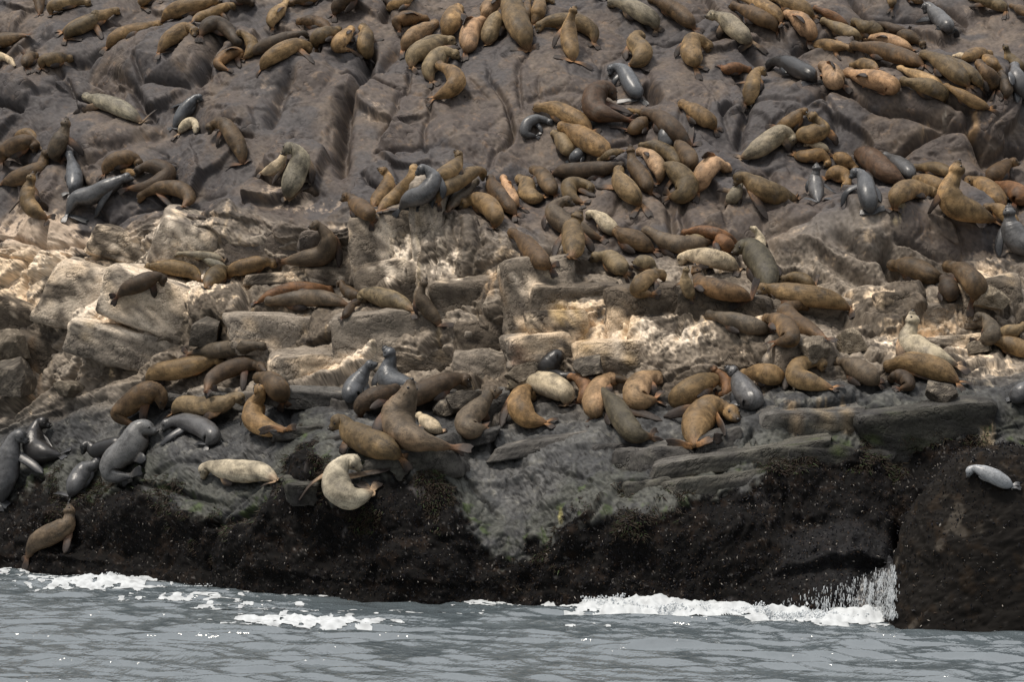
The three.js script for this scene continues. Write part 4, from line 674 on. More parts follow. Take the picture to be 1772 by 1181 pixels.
S('khaki sea lion seen from behind, left of the tall upright one','khaki',36,[870,18,866,24,858,34,850,52,845,66,843,78],{h:[836,80,852,76]});
S('pink bellied sea lion with grey flipper at the top edge','pink',36,[875,-8,868,-4,858,4,848,14,842,24,838,30],{f:[845,10],b:60});
S('large olive sea lion sitting upright with its back turned, cut by the top edge','olive',48,[888,-30,886,-18,884,0,892,30,905,60,915,88],{u:2,h:[884,82,932,80]});
S('small brown sea lion squeezed behind the large upright olive one','brown',20,[915,-8,915,0,912,10,911,22,911,32,910,42]);
S('golden sea lion seen from behind at the top edge beside the large olive one','gold',28,[935,-15,935,-8,934,4,932,18,928,30,922,42],{h:[916,46]});
S('small golden head at the top edge above the upright pair','gold',16,[960,6,954,2,945,-2,935,-6,925,-10,915,-14]);
S('olive brown sea lion bent round behind an upright golden one','olive',34,[930,55,938,42,962,36,1000,38,1025,55,1028,75],{h:[1037,85,1018,78]});
S('golden brown sea lion sitting upright, hind flippers spread wide','gold',32,[996,11,990,24,985,45,985,70,990,90,992,106],{u:3,f:[957,82],h:[952,95,1026,120]});
S('pale streaked sea lion lying alone near the top edge','pale',36,[1053,9,1064,4,1085,8,1110,22,1130,35,1136,52]);
S('brown sea lion heading uphill out of the top edge','brown',32,[1120,-6,1132,0,1152,8,1175,22,1192,38,1202,50],{f:[1172,35],h:[1212,60]});
S('golden brown sea lion twisting to scratch its back with head turned','gold',38,[1108,74,1105,60,1098,72,1112,90,1104,105,1090,112],{u:2,f:[1083,104],h:[1130,124]});
S('golden brown sea lion sprawled downhill, head bent right, single hind flipper down','gold',40,[1226,88,1220,75,1200,70,1195,88,1202,105,1205,116],{f:[1168,100],h:[1210,140,1225,121]});
S('olive sea lion with cream neck walking left, hind flippers trailing','pale',38,[1225,28,1238,28,1256,35,1272,50,1288,64,1300,74],{u:2,f:[1245,68],h:[1278,88,1326,92]});
S('brown sea lion pressed against a golden one near the top edge','brown',32,[1261,10,1274,12,1295,20,1315,30,1335,40,1345,55]);
S('golden sea lion cut by the top edge, above the brown pressed one','gold',28,[1270,-10,1285,-4,1305,2,1325,12,1345,25,1352,40],{b:40});
S('slate grey wet sea lion climbing, head low to the left','slate',32,[1054,130,1062,117,1078,122,1092,145,1102,162,1104,173],{u:2,f:[1062,148],h:[1066,176,1120,182]});
S('reddish brown sea lion half hidden behind the upright golden one at the gully','red',24,[1300,124,1292,120,1280,118,1268,118,1256,120,1248,116]);
S('golden sea lion climbing the gully with head raised','gold',32,[1320,126,1314,122,1305,134,1300,154,1296,172,1288,182],{u:2,f:[1270,145],h:[1280,196]});
S('big dark reddish bull sitting with its head turned back','bull',46,[1062,168,1050,155,1030,165,1030,190,1055,200,1090,208],{u:2,f:[1096,198],k:'bull'});
S('small golden head resting behind the big dark bull','gold',12,[1084,190,1090,190,1098,192,1106,195,1112,198,1118,200]);
S('brown sea lion with dark hind flippers stretched left of the dark one','brown',30,[1122,206,1118,208,1112,212,1104,218,1094,224,1086,226],{h:[1054,218,1080,229]});
S('dark brown sea lion lying head uphill over the grey rump','dark',38,[1111,203,1120,197,1140,203,1160,220,1178,238,1196,252],{h:[1196,222]});
S('smooth tan sea lion lying alone like a log on the slope','tan',34,[1176,180,1184,182,1198,190,1215,202,1230,212,1238,224]);
S('golden sea lion stretched head left above the grey curled pup','gold',36,[923,189,936,186,960,188,985,200,1008,212,1024,228],{f:[990,214],d:.5});
S('grey pup curled in a ring','slate',22,[956,217,948,210,930,206,912,215,910,232,928,236],{f:[938,229],k:'pup'});
S('big golden sea lion with pale head, beside the dark khaki one','gold',42,[966,222,978,221,996,230,1020,245,1042,258,1052,270],{h:[1032,276]});
S('dark khaki sea lion lying across the big golden one front','khaki',32,[956,232,962,234,970,240,978,252,984,262,988,270],{d:.6});
S('grey sea lion curled in a ball below the dark khaki one','slate',26,[1010,255,1008,258,1003,264,998,270,992,274,988,277],{k:'pup'});
S('grey rump seen from behind with one dark hind flipper to the right','slate',32,[1150,220,1150,224,1150,231,1153,243,1156,252,1160,258],{h:[1197,253]});
S('brown sea lion rump in the crowd below the grey rump','brown',34,[1168,240,1172,246,1178,255,1190,270,1196,282,1192,296],{h:[1182,298]});
S('olive sea lion arching behind the pink bellied one in the crowd','olive',28,[1105,258,1115,252,1135,253,1158,265,1172,280,1178,292]);
S('golden pink sea lion lying on its back in the crowd, head to upper left','pink',32,[1103,266,1110,262,1124,270,1136,285,1142,300,1140,318],{h:[1125,322],b:60});
S('brown sea lion in the crowd holding its head straight up','brown',32,[1091,254,1092,266,1096,285,1110,305,1120,322,1127,335],{u:2,h:[1148,352]});
S('olive sea lion lying low behind the long dark brown one','olive',20,[1034,282,1040,276,1050,270,1060,266,1070,264,1078,262]);
S('long dark brown sea lion lying level with head to the right','dark',34,[1083,291,1068,288,1045,292,1010,296,975,296,957,300]);
S('grey brown sea lion seen from behind at the left end of the crowd','brown',34,[918,296,925,295,935,300,946,315,955,328,962,338],{d:1.2});
S('rounded golden brown sea lion curled at the left end of the crowd','gold',36,[895,312,902,312,912,318,912,335,925,342,940,342],{d:.6});
S('olive sea lion looking down with its neck folded right','olive',30,[1022,336,1020,322,1002,318,985,322,988,340,1008,352],{f:[1043,358]});
S('golden olive sea lion lying downhill with two fanned hind flippers','gold',40,[1075,292,1070,300,1072,312,1085,328,1098,342,1108,356],{f:[1030,322],h:[1093,376,1125,374],d:.85});
S('big olive sea lion curled with flipper up to its cheek','olive',44,[1142,298,1152,290,1168,295,1188,318,1180,338,1158,340],{f:[1148,340]});
S('pink bellied sea lion on its back, head to the right, hind flippers down','pink',40,[1264,296,1252,288,1235,284,1218,300,1212,318,1206,332],{f:[1242,286],h:[1203,350],b:70});
S('grey olive sea lion lying head left over its resting pup','olive',42,[1270,320,1284,306,1304,318,1330,332,1355,340,1378,344],{u:2,f:[1328,380],d:.8});
S('small cream khaki pup nuzzled by the grey olive one','pale',26,[1280,320,1278,323,1275,330,1270,340,1264,346,1260,351],{f:[1240,330],h:[1254,360],k:'pup'});
S('olive grey sea lion with pale flank resting below the pair of brown ones','pale',40,[1370,252,1368,236,1352,230,1328,246,1304,262,1282,274],{f:[1366,264],d:.75});
S('dark tan sea lion behind, rear one of the brown pair','tan',28,[1396,196,1388,193,1380,200,1368,210,1355,216,1342,220],{u:2,h:[1325,220],d:.6});
S('golden brown sea lion with raised head, front one of the brown pair','gold',38,[1402,200,1410,206,1422,222,1405,232,1388,234,1376,240],{u:2,f:[1448,252],h:[1384,254],d:.7});
S('pale cream sea lion lying behind two golden ones','cream',18,[1390,252,1400,250,1410,251,1420,254,1428,258,1434,262]);
S('golden sea lion curled with its head on its belly','gold',28,[1425,290,1432,280,1420,268,1400,270,1385,270,1374,268]);
S('pale golden sea lion lifting a dark flipper beside the dark bull','gold',28,[1482,296,1478,290,1468,282,1458,276,1450,272,1444,270],{f:[1453,272]});
S('dark reddish bull lying downhill with heavy neck','bull',46,[1482,272,1492,268,1510,278,1530,295,1550,308,1568,318],{k:'bull'});
S('wet grey sea lion lying behind the dark reddish bull','slate',32,[1526,270,1536,272,1550,280,1564,290,1574,300,1578,312]);
S('olive sea lion lying level behind the big upright one','olive',26,[1578,292,1588,290,1605,290,1622,292,1640,298,1652,305]);
S('brown sea lion raising its nose near the right edge','brown',34,[1758,283,1748,282,1735,290,1722,300,1715,310,1710,320],{u:2});
S('golden sea lion at the top edge, left of the reddish slim one','gold',34,[1330,-8,1342,-4,1360,2,1380,10,1396,20,1408,30]);
S('pinkish golden sea lion with dark hind flippers hanging, near the top edge','pink',38,[1358,28,1366,25,1380,32,1395,48,1402,60,1400,70],{f:[1404,40],h:[1394,86,1404,84],b:50});
S('slim reddish brown sea lion wedged above the pale khaki one','red',20,[1406,12,1414,16,1428,22,1444,30,1458,40,1470,48]);
S('pale khaki sea lion lying head left in the upper right row','khaki',26,[1419,36,1428,38,1445,46,1462,54,1478,60,1492,68]);
S('olive sea lion facing the viewer in the upper right row','olive',30,[1474,42,1482,38,1494,46,1508,50,1520,54,1530,58]);
S('dark tan slim sea lion at the back of the upper right row','dark',18,[1502,38,1514,40,1532,44,1548,50,1562,54,1572,58]);
S('pinkish brown sea lion on its side in the upper right row','pink',26,[1492,70,1504,66,1522,66,1545,72,1565,80,1580,88],{b:60});
S('brown sea lion with cream cheek at the end of the upper right row','brown',26,[1598,84,1594,74,1580,66,1570,62,1560,60,1552,60]);
S('long brown sea lion stretched across the upper right, hind flippers spread','brown',34,[1470,80,1484,80,1512,84,1548,94,1580,104,1598,114],{f:[1520,105],h:[1592,120,1618,130]});
S('slender golden sea lion standing on flippers, nose to nose with the long brown one','gold',24,[1478,90,1466,82,1450,80,1430,78,1414,78,1406,82],{f:[1455,110],h:[1408,98]});
S('blackish grey sea lion lying head left at the ledge left end','black',36,[1326,122,1338,108,1358,108,1382,120,1402,130,1412,142],{h:[1388,146]});
S('pink gold sea lion on its back next to the blackish grey one','pink',40,[1420,112,1426,116,1436,122,1442,135,1448,144,1454,148],{f:[1427,128],h:[1472,160],b:70,d:.7});
S('golden sea lion behind the pinkish brown belly up one','gold',24,[1470,118,1478,112,1490,110,1500,112,1510,116,1518,120]);
S('pinkish brown sea lion rolled on its side on the ledge','pink',40,[1460,124,1474,128,1495,134,1522,140,1545,150,1530,160],{f:[1548,130],h:[1510,153],b:60,d:.7});
S('pale golden sea lion with raised flippers behind the olive brown one','gold',24,[1552,116,1562,120,1580,128,1600,136,1618,142,1632,148],{b:70,f:[1585,122]});
S('olive brown sea lion lying at the ledge lip under raised flippers','olive',34,[1556,140,1568,142,1590,146,1612,152,1630,162,1634,176],{d:.6,h:[1612,168]});
S('long slim golden sea lion pointing down to the right','gold',24,[1632,148,1642,152,1660,162,1680,174,1698,182,1712,188],{h:[1728,198]});
S('olive brown sea lion with its head over the long brown one flippers','olive',38,[1592,98,1604,96,1625,106,1648,122,1665,136,1676,150]);
S('olive sea lion lying directly behind the olive brown one','olive',26,[1634,100,1644,104,1660,112,1678,126,1692,140,1698,152],{h:[1704,168]});
S('tiny patch of cream sea lion in the upper right huddle','cream',14,[1647,100,1652,97,1658,96,1664,97,1670,98,1676,99]);
S('golden brown sea lion on top of the upper right huddle','gold',28,[1716,94,1708,94,1698,92,1686,94,1674,98,1664,104]);
S('brown sea lion with dark hind flippers hanging from the huddle','brown',34,[1690,108,1696,114,1706,126,1716,140,1722,150,1722,156],{h:[1715,178,1732,176]});
S('golden sea lion with dark face looking down in the huddle','gold',26,[1729,131,1728,120,1720,112,1712,106,1704,102,1696,98]);
S('dark brown sea lion between the huddle and the grey one','dark',24,[1730,125,1734,130,1738,140,1741,150,1742,160,1738,170]);
S('olive sea lion with slim neck raised at the right edge','olive',22,[1736,78,1741,86,1745,98,1755,108,1765,114,1775,120],{u:3});
S('wet grey sea lion at the upper right edge, half cut off','slate',36,[1752,112,1755,118,1758,130,1765,150,1772,165,1780,176],{f:[1760,178],d:.5});
S('wet grey sea lion alone on the bare upper right slope','slate',32,[1600,21,1605,10,1616,22,1630,36,1640,46,1644,58],{u:2,f:[1584,38],h:[1620,48]});
S('golden brown hind end hanging from the top edge, upper right','gold',18,[1545,-30,1544,-22,1543,-14,1543,-4,1543,6,1543,14],{h:[1544,28,1534,22]});
S('brown sea lion just showing at the top edge left of the lone grey one','brown',16,[1560,-14,1566,-8,1574,-4,1584,-1,1592,2,1598,6]);
S('golden olive sea lion at the top right with long trailing flippers','olive',26,[1672,-8,1684,-4,1702,0,1720,6,1734,12,1740,20],{f:[1676,12],h:[1738,48,1745,58]});
S('brown sea lion in the top right corner','brown',18,[1746,10,1752,11,1760,14,1768,18,1778,22,1788,26]);
S('pale striped sea lion lying on a grey hump, flipper at left','pale',34,[144,166,155,170,172,174,200,183,225,196,246,212],{f:[127,197],h:[272,188]});
S('small grey sea lion standing at an angle behind the cream pup face','slate',24,[351,174,342,168,332,176,318,192,308,208,301,222],{u:2,f:[292,188],h:[292,225,312,224]});
S('cream pup facing the viewer, head low on the rock','cream',22,[338,231,340,220,335,212,325,214,316,222,310,232],{h:[298,246],k:'pup'});
S('reddish brown sea lion climbing left with hind flippers spread','brown',34,[362,232,368,217,388,215,405,238,417,262,420,284],{u:2,f:[375,255],h:[384,288,434,275]});
S('grey brown sea lion sitting up with tan throat','greybrown',36,[115,207,114,220,108,236,100,252,96,266,105,280],{u:2,f:[146,270],h:[130,272]});
S('tan sea lion lying behind the brown one at the left edge','tan',24,[74,260,66,248,54,234,45,232,35,234,28,238]);
S('brown sea lion lying against the left edge, rump at left','brown',38,[60,258,58,248,45,246,25,255,8,265,3,282],{d:.5,h:[18,285]});
S('brown sea lion at the left with head lifted and flipper planted','brown',36,[84,265,78,272,72,290,50,302,25,310,4,317],{u:2,f:[72,325],h:[30,322]});
S('dark grey sea lion back between the sitting one and the slate one','slate',30,[118,262,122,272,127,290,130,310,128,325,122,335],{});
S('large slate grey sea lion standing with neck stretched right','slate',38,[228,310,214,310,190,322,160,338,132,345,116,372],{u:2,f:[163,378],h:[150,383]});
S('brown sea lion curled behind the very dark one','brown',34,[240,292,238,278,225,273,205,276,188,287,180,303]);
S('small golden pup lying between two dark sea lions','gold',14,[209,298,214,296,222,297,230,299,238,300,244,300],{k:'pup'});
S('very dark sea lion curled above the arched brown one','dark',36,[236,304,246,292,268,288,290,302,262,322,222,326],{d:.4});
S('brown sea lion arched with muzzle on rock and flipper under it','brown',32,[240,351,250,336,275,326,310,327,328,342,318,358],{f:[302,361],h:[308,362,326,360]});
S('olive sea lion sitting with its nose pointing up, far left','olive',34,[57,302,54,314,50,328,50,352,62,366,82,378],{u:3,f:[10,375]});
S('cream pup sitting in front of a big olive sea lion','cream',24,[489,274,493,264,486,280,476,290,465,296,452,300],{u:2,f:[468,325],h:[446,308]});
S('big olive grey sea lion seen from behind beside the cream pup','pale',44,[496,262,506,256,520,275,510,305,502,325,498,345],{u:2,h:[487,347,534,320]});
G = MID;
S('olive brown sea lion sitting alone with raised chin, above the golden cluster','greybrown',38,[541,393,553,393,568,415,560,440,525,448,488,453],{u:2,f:[587,463],h:[476,452]});
S('brown sea lion with round rump, leftmost of the clifftop row','brown',34,[592,346,604,341,615,352,628,362,640,372,645,383],{u:2});
S('golden sea lion with nose up, second in the clifftop row','gold',30,[654,291,668,300,672,315,662,335,652,345,646,358],{u:2});
S('golden sea lion facing us beside the slate grey one in the clifftop row','gold',32,[713,303,717,290,712,312,692,335,670,352,655,366],{u:2,h:[686,362]});
S('slate grey sea lion with arched back in the clifftop row','slate',38,[722,301,735,293,750,310,735,335,708,345,692,362],{u:2,f:[748,360],h:[738,364],d:.35});
S('golden brown sea lion with raised head behind the clifftop row','gold',30,[788,262,795,272,790,285,778,296,762,304,752,312],{u:2});
S('tan sea lion lying with its nose on another, right of the slate grey one','tan',32,[836,312,832,296,815,300,790,315,768,328,758,350],{h:[756,357]});
S('greyish brown sea lion lying diagonally under the tan one','greybrown',28,[826,318,822,316,812,325,798,338,785,350,775,366],{d:.4});
S('brown sea lion with dark head lying behind the golden olive one','brown',34,[846,319,850,310,852,322,866,340,882,358,892,372],{});
S('golden olive sea lion curled on top of the pale buttress','gold',38,[797,358,808,350,825,346,845,356,858,376,855,396],{h:[846,396,862,398]});
S('pink bellied sea lion lying on its back behind the brown one','pink',28,[870,304,872,312,878,325,884,340,890,350,898,358],{h:[914,368],b:75});
S('pale grey slim sea lion at the foot of the dark wall','pale',18,[302,444,315,439,335,441,355,443,375,446,388,452]);
S('small pale sea lion tucked in front of the slim grey one','pale',18,[338,448,348,447,360,451,372,456,384,461,394,464]);
S('golden tan sea lion lying head left above the dark one','gold',30,[250,466,262,462,285,462,310,465,335,472,348,488],{f:[316,484]});
S('dark brown sea lion lying alone at the left of the pale ledge','dark',34,[282,492,278,480,262,482,240,492,220,500,203,514],{f:[268,516]});
S('olive rump turned to us at the end of the golden tan one','olive',34,[396,470,392,468,384,470,374,476,364,486,358,498],{h:[352,500,366,500]});
S('tan sea lion lying with its dark head to the right','tan',32,[479,461,468,455,450,455,425,462,405,467,397,480]);
S('reddish golden sea lion on its side behind the long dark tan one','red',26,[578,505,565,500,540,499,505,500,470,510,445,524],{f:[500,510],b:40});
S('long dark tan sea lion lying at the ledge edge, head left','greybrown',36,[459,525,472,521,500,519,535,516,570,518,602,528],{h:[606,530]});
S('small brown sea lion with lifted head behind the khaki one','brown',22,[583,497,590,489,596,500,608,508,618,512,628,514],{u:2});
S('dark pup lying at the ledge edge under the khaki one','dark',18,[624,524,616,526,608,531,603,538,598,545,592,551],{k:'pup'});
S('big khaki sea lion lying on its front with folded head','khaki',38,[632,522,628,510,645,510,670,518,695,526,716,538],{});
S('dark olive sea lion sitting up against the cliff with chin high','greybrown',30,[738,481,731,497,728,515,740,535,752,550,760,563],{u:3,h:[785,563]});
S('grey brown sea lion with head raised, looking right','greybrown',40,[991,354,975,349,958,364,975,385,1005,398,1040,414],{u:2});
S('cream sea lion with dark face lying behind the brown rump','cream',30,[1016,377,1024,370,1040,378,1052,390,1062,398,1072,404],{f:[1066,392]});
S('golden olive sea lion sitting with its back to us, nose up','olive',46,[1003,366,997,382,990,395,992,415,992,432,988,446],{u:2,f:[958,446,1026,438],h:[980,442,1000,447]});
S('brown sea lion lying head uphill, leftmost on the buttress ledge','brown',38,[881,404,892,406,908,420,925,440,940,455,953,464]);
S('plump brown sea lion lying between the cream one and the grey tan one','brown',40,[1062,400,1068,402,1080,408,1098,415,1115,424,1132,434]);
S('grey tan sea lion propped up, resting its chin on the brown one','greybrown',38,[1110,402,1124,402,1148,416,1178,424,1205,422,1230,418],{f:[1174,448],h:[1234,412]});
S('slim reddish sea lion lying behind the grey tan one','red',26,[1177,406,1190,402,1210,400,1235,404,1258,412,1280,426]);
S('small khaki sea lion tucked between the reddish and grey tan ones','khaki',18,[1185,412,1192,411,1200,412,1208,414,1216,416,1224,418]);
S('reddish brown humped sea lion above the big cream one','red',34,[1244,405,1244,410,1248,416,1255,424,1262,430,1270,436]);
S('big cream sea lion lying head left in the middle of the crowd','cream',40,[1178,457,1186,444,1208,444,1235,448,1260,456,1278,470],{f:[1226,480],h:[1272,482]});
S('slim cream sea lion with neck upright behind the thick necked dark bull','cream',24,[1297,393,1308,400,1314,412,1314,424,1310,434,1306,444],{u:3});
S('dark bull with thick neck and lifted snout beside the big cream one','darkolive',52,[1280,433,1292,428,1310,445,1325,470,1330,490,1330,508],{u:2,f:[1350,478],k:'bull'});
S('brown sea lion lying back with one dark hind flipper in the air','brown',40,[1203,463,1206,476,1215,492,1248,502,1280,510,1298,518],{u:2,f:[1268,530],h:[1312,476,1262,534],b:30});
S('pale khaki sea lion upright behind the brown reclining one','khaki',26,[1190,462,1186,472,1186,486,1190,500,1194,510,1198,516],{u:3,f:[1162,502]});
S('tan sea lion curled at the cliff edge, head to the right','tan',34,[1149,485,1142,474,1125,478,1108,492,1105,505,1128,510],{f:[1136,514],h:[1140,515]});
S('grey khaki sea lion lying behind the curled tan one','khaki',30,[1132,474,1130,464,1124,456,1112,454,1104,456,1098,460]);
S('khaki sea lion lying rump forward with dark head left','khaki',38,[1026,448,1036,444,1052,446,1066,456,1076,466,1082,474]);
S('dark tan sea lion lying head left along the cliff edge','greybrown',36,[1220,547,1234,546,1262,553,1292,562,1316,568,1332,574]);
S('curled brown sea lion at the end of the cliff edge','brown',40,[1325,556,1330,552,1345,556,1362,570,1366,588,1340,594],{h:[1322,596],d:.3});
S('brown sea lion with its head turned back, under the long tan one','brown',40,[1398,535,1384,528,1360,538,1372,556,1400,572,1428,586]);
S('very long tan sea lion stretched above the cliff edge','tan',46,[1312,508,1325,500,1352,506,1395,512,1440,520,1470,535],{h:[1474,550]});
S('olive sea lion lying behind the very long tan one','olive',26,[1348,490,1358,482,1372,480,1388,484,1400,490,1410,494],{h:[1415,476]});
S('slate grey pup sitting upright with its back to us','slate',28,[1413,283,1412,296,1410,308,1412,324,1414,338,1416,350],{u:3,f:[1446,341],h:[1392,343,1440,350],k:'pup'});
S('slate grey sea lion sitting with head turned left, in front of the dark bull','slate',36,[1471,307,1484,299,1496,312,1500,335,1505,355,1508,370],{u:2,f:[1455,358,1524,350],h:[1488,368,1530,360]});
S('golden sea lion looking down between two slate grey ones','gold',32,[1456,330,1466,318,1462,306,1450,300,1438,302,1428,310],{});
S('brown tan sea lion lying rump forward left of the big upright one','tan',42,[1620,336,1608,330,1590,330,1568,330,1552,340,1546,362],{h:[1535,366,1560,366]});
S('orange golden sea lion lying behind the brown tan one','gold',30,[1580,316,1588,310,1600,312,1615,318,1628,324,1636,328]);
S('big olive sea lion sitting upright with snout to the sky','olive',54,[1657,284,1652,302,1642,330,1652,355,1685,368,1720,382],{u:3,f:[1605,370]});
S('orange brown sea lion lying behind the big upright one','gold',40,[1672,318,1682,314,1698,320,1715,334,1728,346,1738,356]);
S('golden sea lion tucked at the tail of the big upright one','gold',30,[1702,362,1712,358,1726,362,1742,374,1754,386,1764,396]);
S('reddish brown sea lion lying at the right edge above the grey one','red',38,[1716,324,1726,322,1744,326,1762,336,1766,346,1758,352],{h:[1752,366]});
S('large wet grey sea lion sitting at the right edge','slate',44,[1745,361,1746,375,1748,390,1758,412,1772,428,1792,440],{u:3,f:[1728,445]});
S('plump brown sea lion lying head left in the right hand hollow','brown',42,[1538,462,1548,460,1565,460,1590,468,1612,478,1628,484]);
S('brown sea lion lying head left with hind flippers over the edge','brown',44,[1634,466,1645,462,1665,470,1685,490,1690,508,1683,522],{f:[1636,480],h:[1678,548],d:.35});
S('round dark brown rump between two larger brown sea lions','dark',38,[1632,484,1634,486,1638,492,1642,502,1645,512,1646,520],{});
S('cream sea lion sitting tall with snout up on the right','cream',50,[1578,547,1577,562,1572,585,1590,605,1620,618,1656,633],{u:3});
S('golden brown sea lion lying head left below the tall cream one','gold',46,[1532,640,1545,632,1572,626,1605,634,1635,645,1658,662],{f:[1625,658],d:.3});
S('grey brown sea lion with dark head to the left by the ledge lip','greybrown',44,[1447,629,1460,628,1474,634,1492,644,1508,654,1520,664],{});
S('small dark brown pup curled beside the grey brown one','dark',28,[1545,660,1544,654,1552,650,1566,655,1572,668,1556,674],{k:'pup',d:.3});
S('golden sea lion lying with a flipper over its neighbour','gold',42,[1284,652,1292,648,1310,645,1330,648,1345,652,1355,660],{f:[1378,633]});
S('golden olive sea lion curled with its head on its back','gold',42,[1424,640,1415,627,1385,632,1378,652,1405,662,1440,672],{f:[1357,675],h:[1448,678],d:.2});
S('grey olive sea lion yawning at the far right','greybrown',34,[1689,553,1698,548,1712,562,1716,578,1706,588,1692,594],{u:2});
S('golden sea lion lying head left at the right edge','gold',34,[1704,594,1718,590,1740,594,1762,602,1778,608,1790,616],{f:[1766,620],d:.3});
S('khaki sea lion lying behind the golden one at the right edge','khaki',30,[1775,562,1768,566,1755,572,1742,576,1734,580,1730,584]);
S('dark wet grey sea lion lying cut off by the right edge','slate',40,[1800,668,1792,670,1780,674,1768,680,1758,686,1752,690]);
G = LOW;
S('light grey pup draped over the black mussel boulder','palegrey',29,[1673,826,1682,812,1700,816,1722,826,1740,836,1752,842],{u:1,f:[1772,856],h:[1766,846]});
S('dark tan sea lion stretched behind the golden one, lower left','greybrown',32,[460,603,448,598,425,600,390,605,355,608,325,614]);
S('golden sea lion lying on its side with head right, lower left','gold',42,[387,626,372,622,345,630,305,640,270,645,256,664],{f:[290,650],h:[285,662],b:40});
S('dark brown sea lion propped on its flipper, right of the golden one','dark',36,[460,642,446,634,425,632,395,640,368,656,357,678],{u:2,f:[420,677],h:[376,672]});
S('wrinkled reddish brown bull bending its head right','brown',46,[281,706,276,685,255,680,225,700,205,720,232,736],{u:2,f:[248,738],k:'bull'});
S('khaki gold sea lion lying with head right, beside the reddish bull','khaki',42,[422,699,408,688,385,700,350,704,315,700,300,716],{u:2});
S('slate grey sea lion lying head left with flipper forward','slate',40,[281,745,295,732,320,730,350,740,368,756,358,770],{f:[277,771],h:[340,768]});
S('golden brown sea lion sitting up with chin raised, hind flippers forward','gold',42,[445,671,452,682,442,700,438,725,465,742,494,745],{u:3,f:[432,754],h:[430,748]});
S('brown sea lion rump turned to us behind the sitting golden brown one','brown',42,[443,660,452,654,465,658,480,672,488,685,492,696],{});
S('black sea lion with raised snout at the lower left','black',44,[80,736,69,734,60,752,60,775,80,785,105,788],{u:2,f:[95,808]});
S('dark slate sea lion upright at the left edge','slate',48,[43,762,29,756,18,780,12,810,8,840,4,870],{u:3,f:[75,820],h:[14,876]});
S('blackish sea lion with head low behind the grey bull','black',34,[142,786,152,770,165,780,185,775,205,768,220,760],{u:2,d:-.1});
S('big grey bull sitting with nose high, lower left','grey',56,[257,746,245,744,228,772,198,798,195,822,228,826],{u:2,f:[252,798],h:[212,836],k:'bull'});
S('dark slate sea lion lying downhill beside the big grey bull','slate',40,[172,800,165,805,150,812,137,828,128,845,122,860],{h:[98,853]});
S('pale cream grey sea lion stretched out with head hanging left','palecream',44,[350,829,360,808,385,812,420,816,455,818,480,832],{h:[455,840]});
S('dark slate sea lion sitting with head lifted right','slate',40,[647,632,636,637,624,655,612,672,608,685,618,692],{u:3,f:[632,690]});
S('light slate sea lion sitting against the cliff with snout up','slate',46,[668,606,676,618,672,640,675,658,695,664,722,668],{u:3});
S('dark reddish brown sea lion lying left of the upright bull','dark',42,[690,676,680,676,662,682,640,692,625,705,625,722],{});
S('long dark brown sea lion with golden head to the right','dark',46,[812,667,798,656,770,662,730,680,695,695,680,710],{u:2,f:[735,702],d:.3});
S('large grey brown bull sitting upright with snout to the sky, lower centre','greybrown',64,[708,672,703,690,690,718,695,748,735,765,785,775],{u:3,k:'bull'});
S('cream rump half hidden behind the upright grey brown bull','cream',30,[722,720,728,722,735,728,745,735,755,742,765,748],{d:.3});
S('golden olive sea lion facing the viewer, flipper planted, above the cream one','olive',54,[582,736,592,730,608,748,640,765,672,778,694,792],{u:2,f:[594,787]});
S('cream sea lion twisting round on the black mussel edge','palecream',56,[622,811,605,798,585,815,585,845,610,862,645,852],{u:2,f:[676,812,518,866],h:[622,836]});
S('olive brown sea lion leaning right with flipper crossed','greybrown',46,[862,678,848,684,830,705,808,728,815,745,842,740],{u:2,f:[838,738],h:[764,729]});
S('blackish bull facing us with bowed head at the cliff foot','black',40,[957,643,966,618,952,630,948,645,970,652,995,648],{u:2,k:'bull'});
S('cream olive sea lion lying head left behind the golden tan one','cream',48,[878,672,898,662,925,660,955,668,978,682,982,702],{f:[925,680],h:[966,702,992,702],d:.2});
S('golden tan sea lion with humped back, at the left of the lower centre group','gold',48,[925,692,915,676,902,685,900,705,915,725,945,732],{f:[868,745]});
S('reddish brown sea lion lying beside the cream olive one','red',32,[984,655,992,653,1005,658,1015,672,1010,688,1000,696],{b:40});
S('slim dark sea lion lying behind the golden pink one','brown',16,[1025,657,1035,654,1050,654,1065,655,1078,657,1088,660]);
S('golden pink sea lion on its back with fanned grey hind flippers','pink',46,[1062,660,1052,656,1040,666,1028,690,1028,710,1034,722],{h:[1012,753,1048,748],b:60,d:.2});
S('dark olive sea lion lying head uphill with orange flipper out to the right','darkolive',46,[1032,682,1046,684,1062,700,1080,730,1100,752,1126,756],{f:[1158,732]});
S('mottled pinkish brown sea lion curled on its side','pink',50,[1140,660,1130,652,1112,660,1100,678,1105,695,1135,692],{f:[1130,690],b:50,d:.25});
S('olive brown sea lion lying with open face to the right','olive',48,[1258,665,1244,658,1220,662,1190,678,1172,692,1178,702],{u:2,d:.2});
S('small golden red pup beside the slate grey one','red',24,[1232,635,1238,642,1250,652,1258,668,1255,682,1240,684],{u:2,k:'pup'});
S('slate grey sea lion sitting with nose up, right of the lower centre group','slate',46,[1263,641,1272,648,1280,662,1292,682,1303,696,1282,704],{u:2,f:[1270,700]});
S('big golden sea lion seen from behind, all four flippers spread','gold',60,[1277,727,1258,712,1232,705,1210,725,1202,748,1202,772],{u:2,f:[1254,755,1148,722],h:[1155,768,1248,758]});
S('grey brown sea lion standing alone on the black rock above the water','greybrown',42,[120,879,121,892,115,910,88,925,62,940,48,965],{u:3,f:[112,958],h:[40,972]});
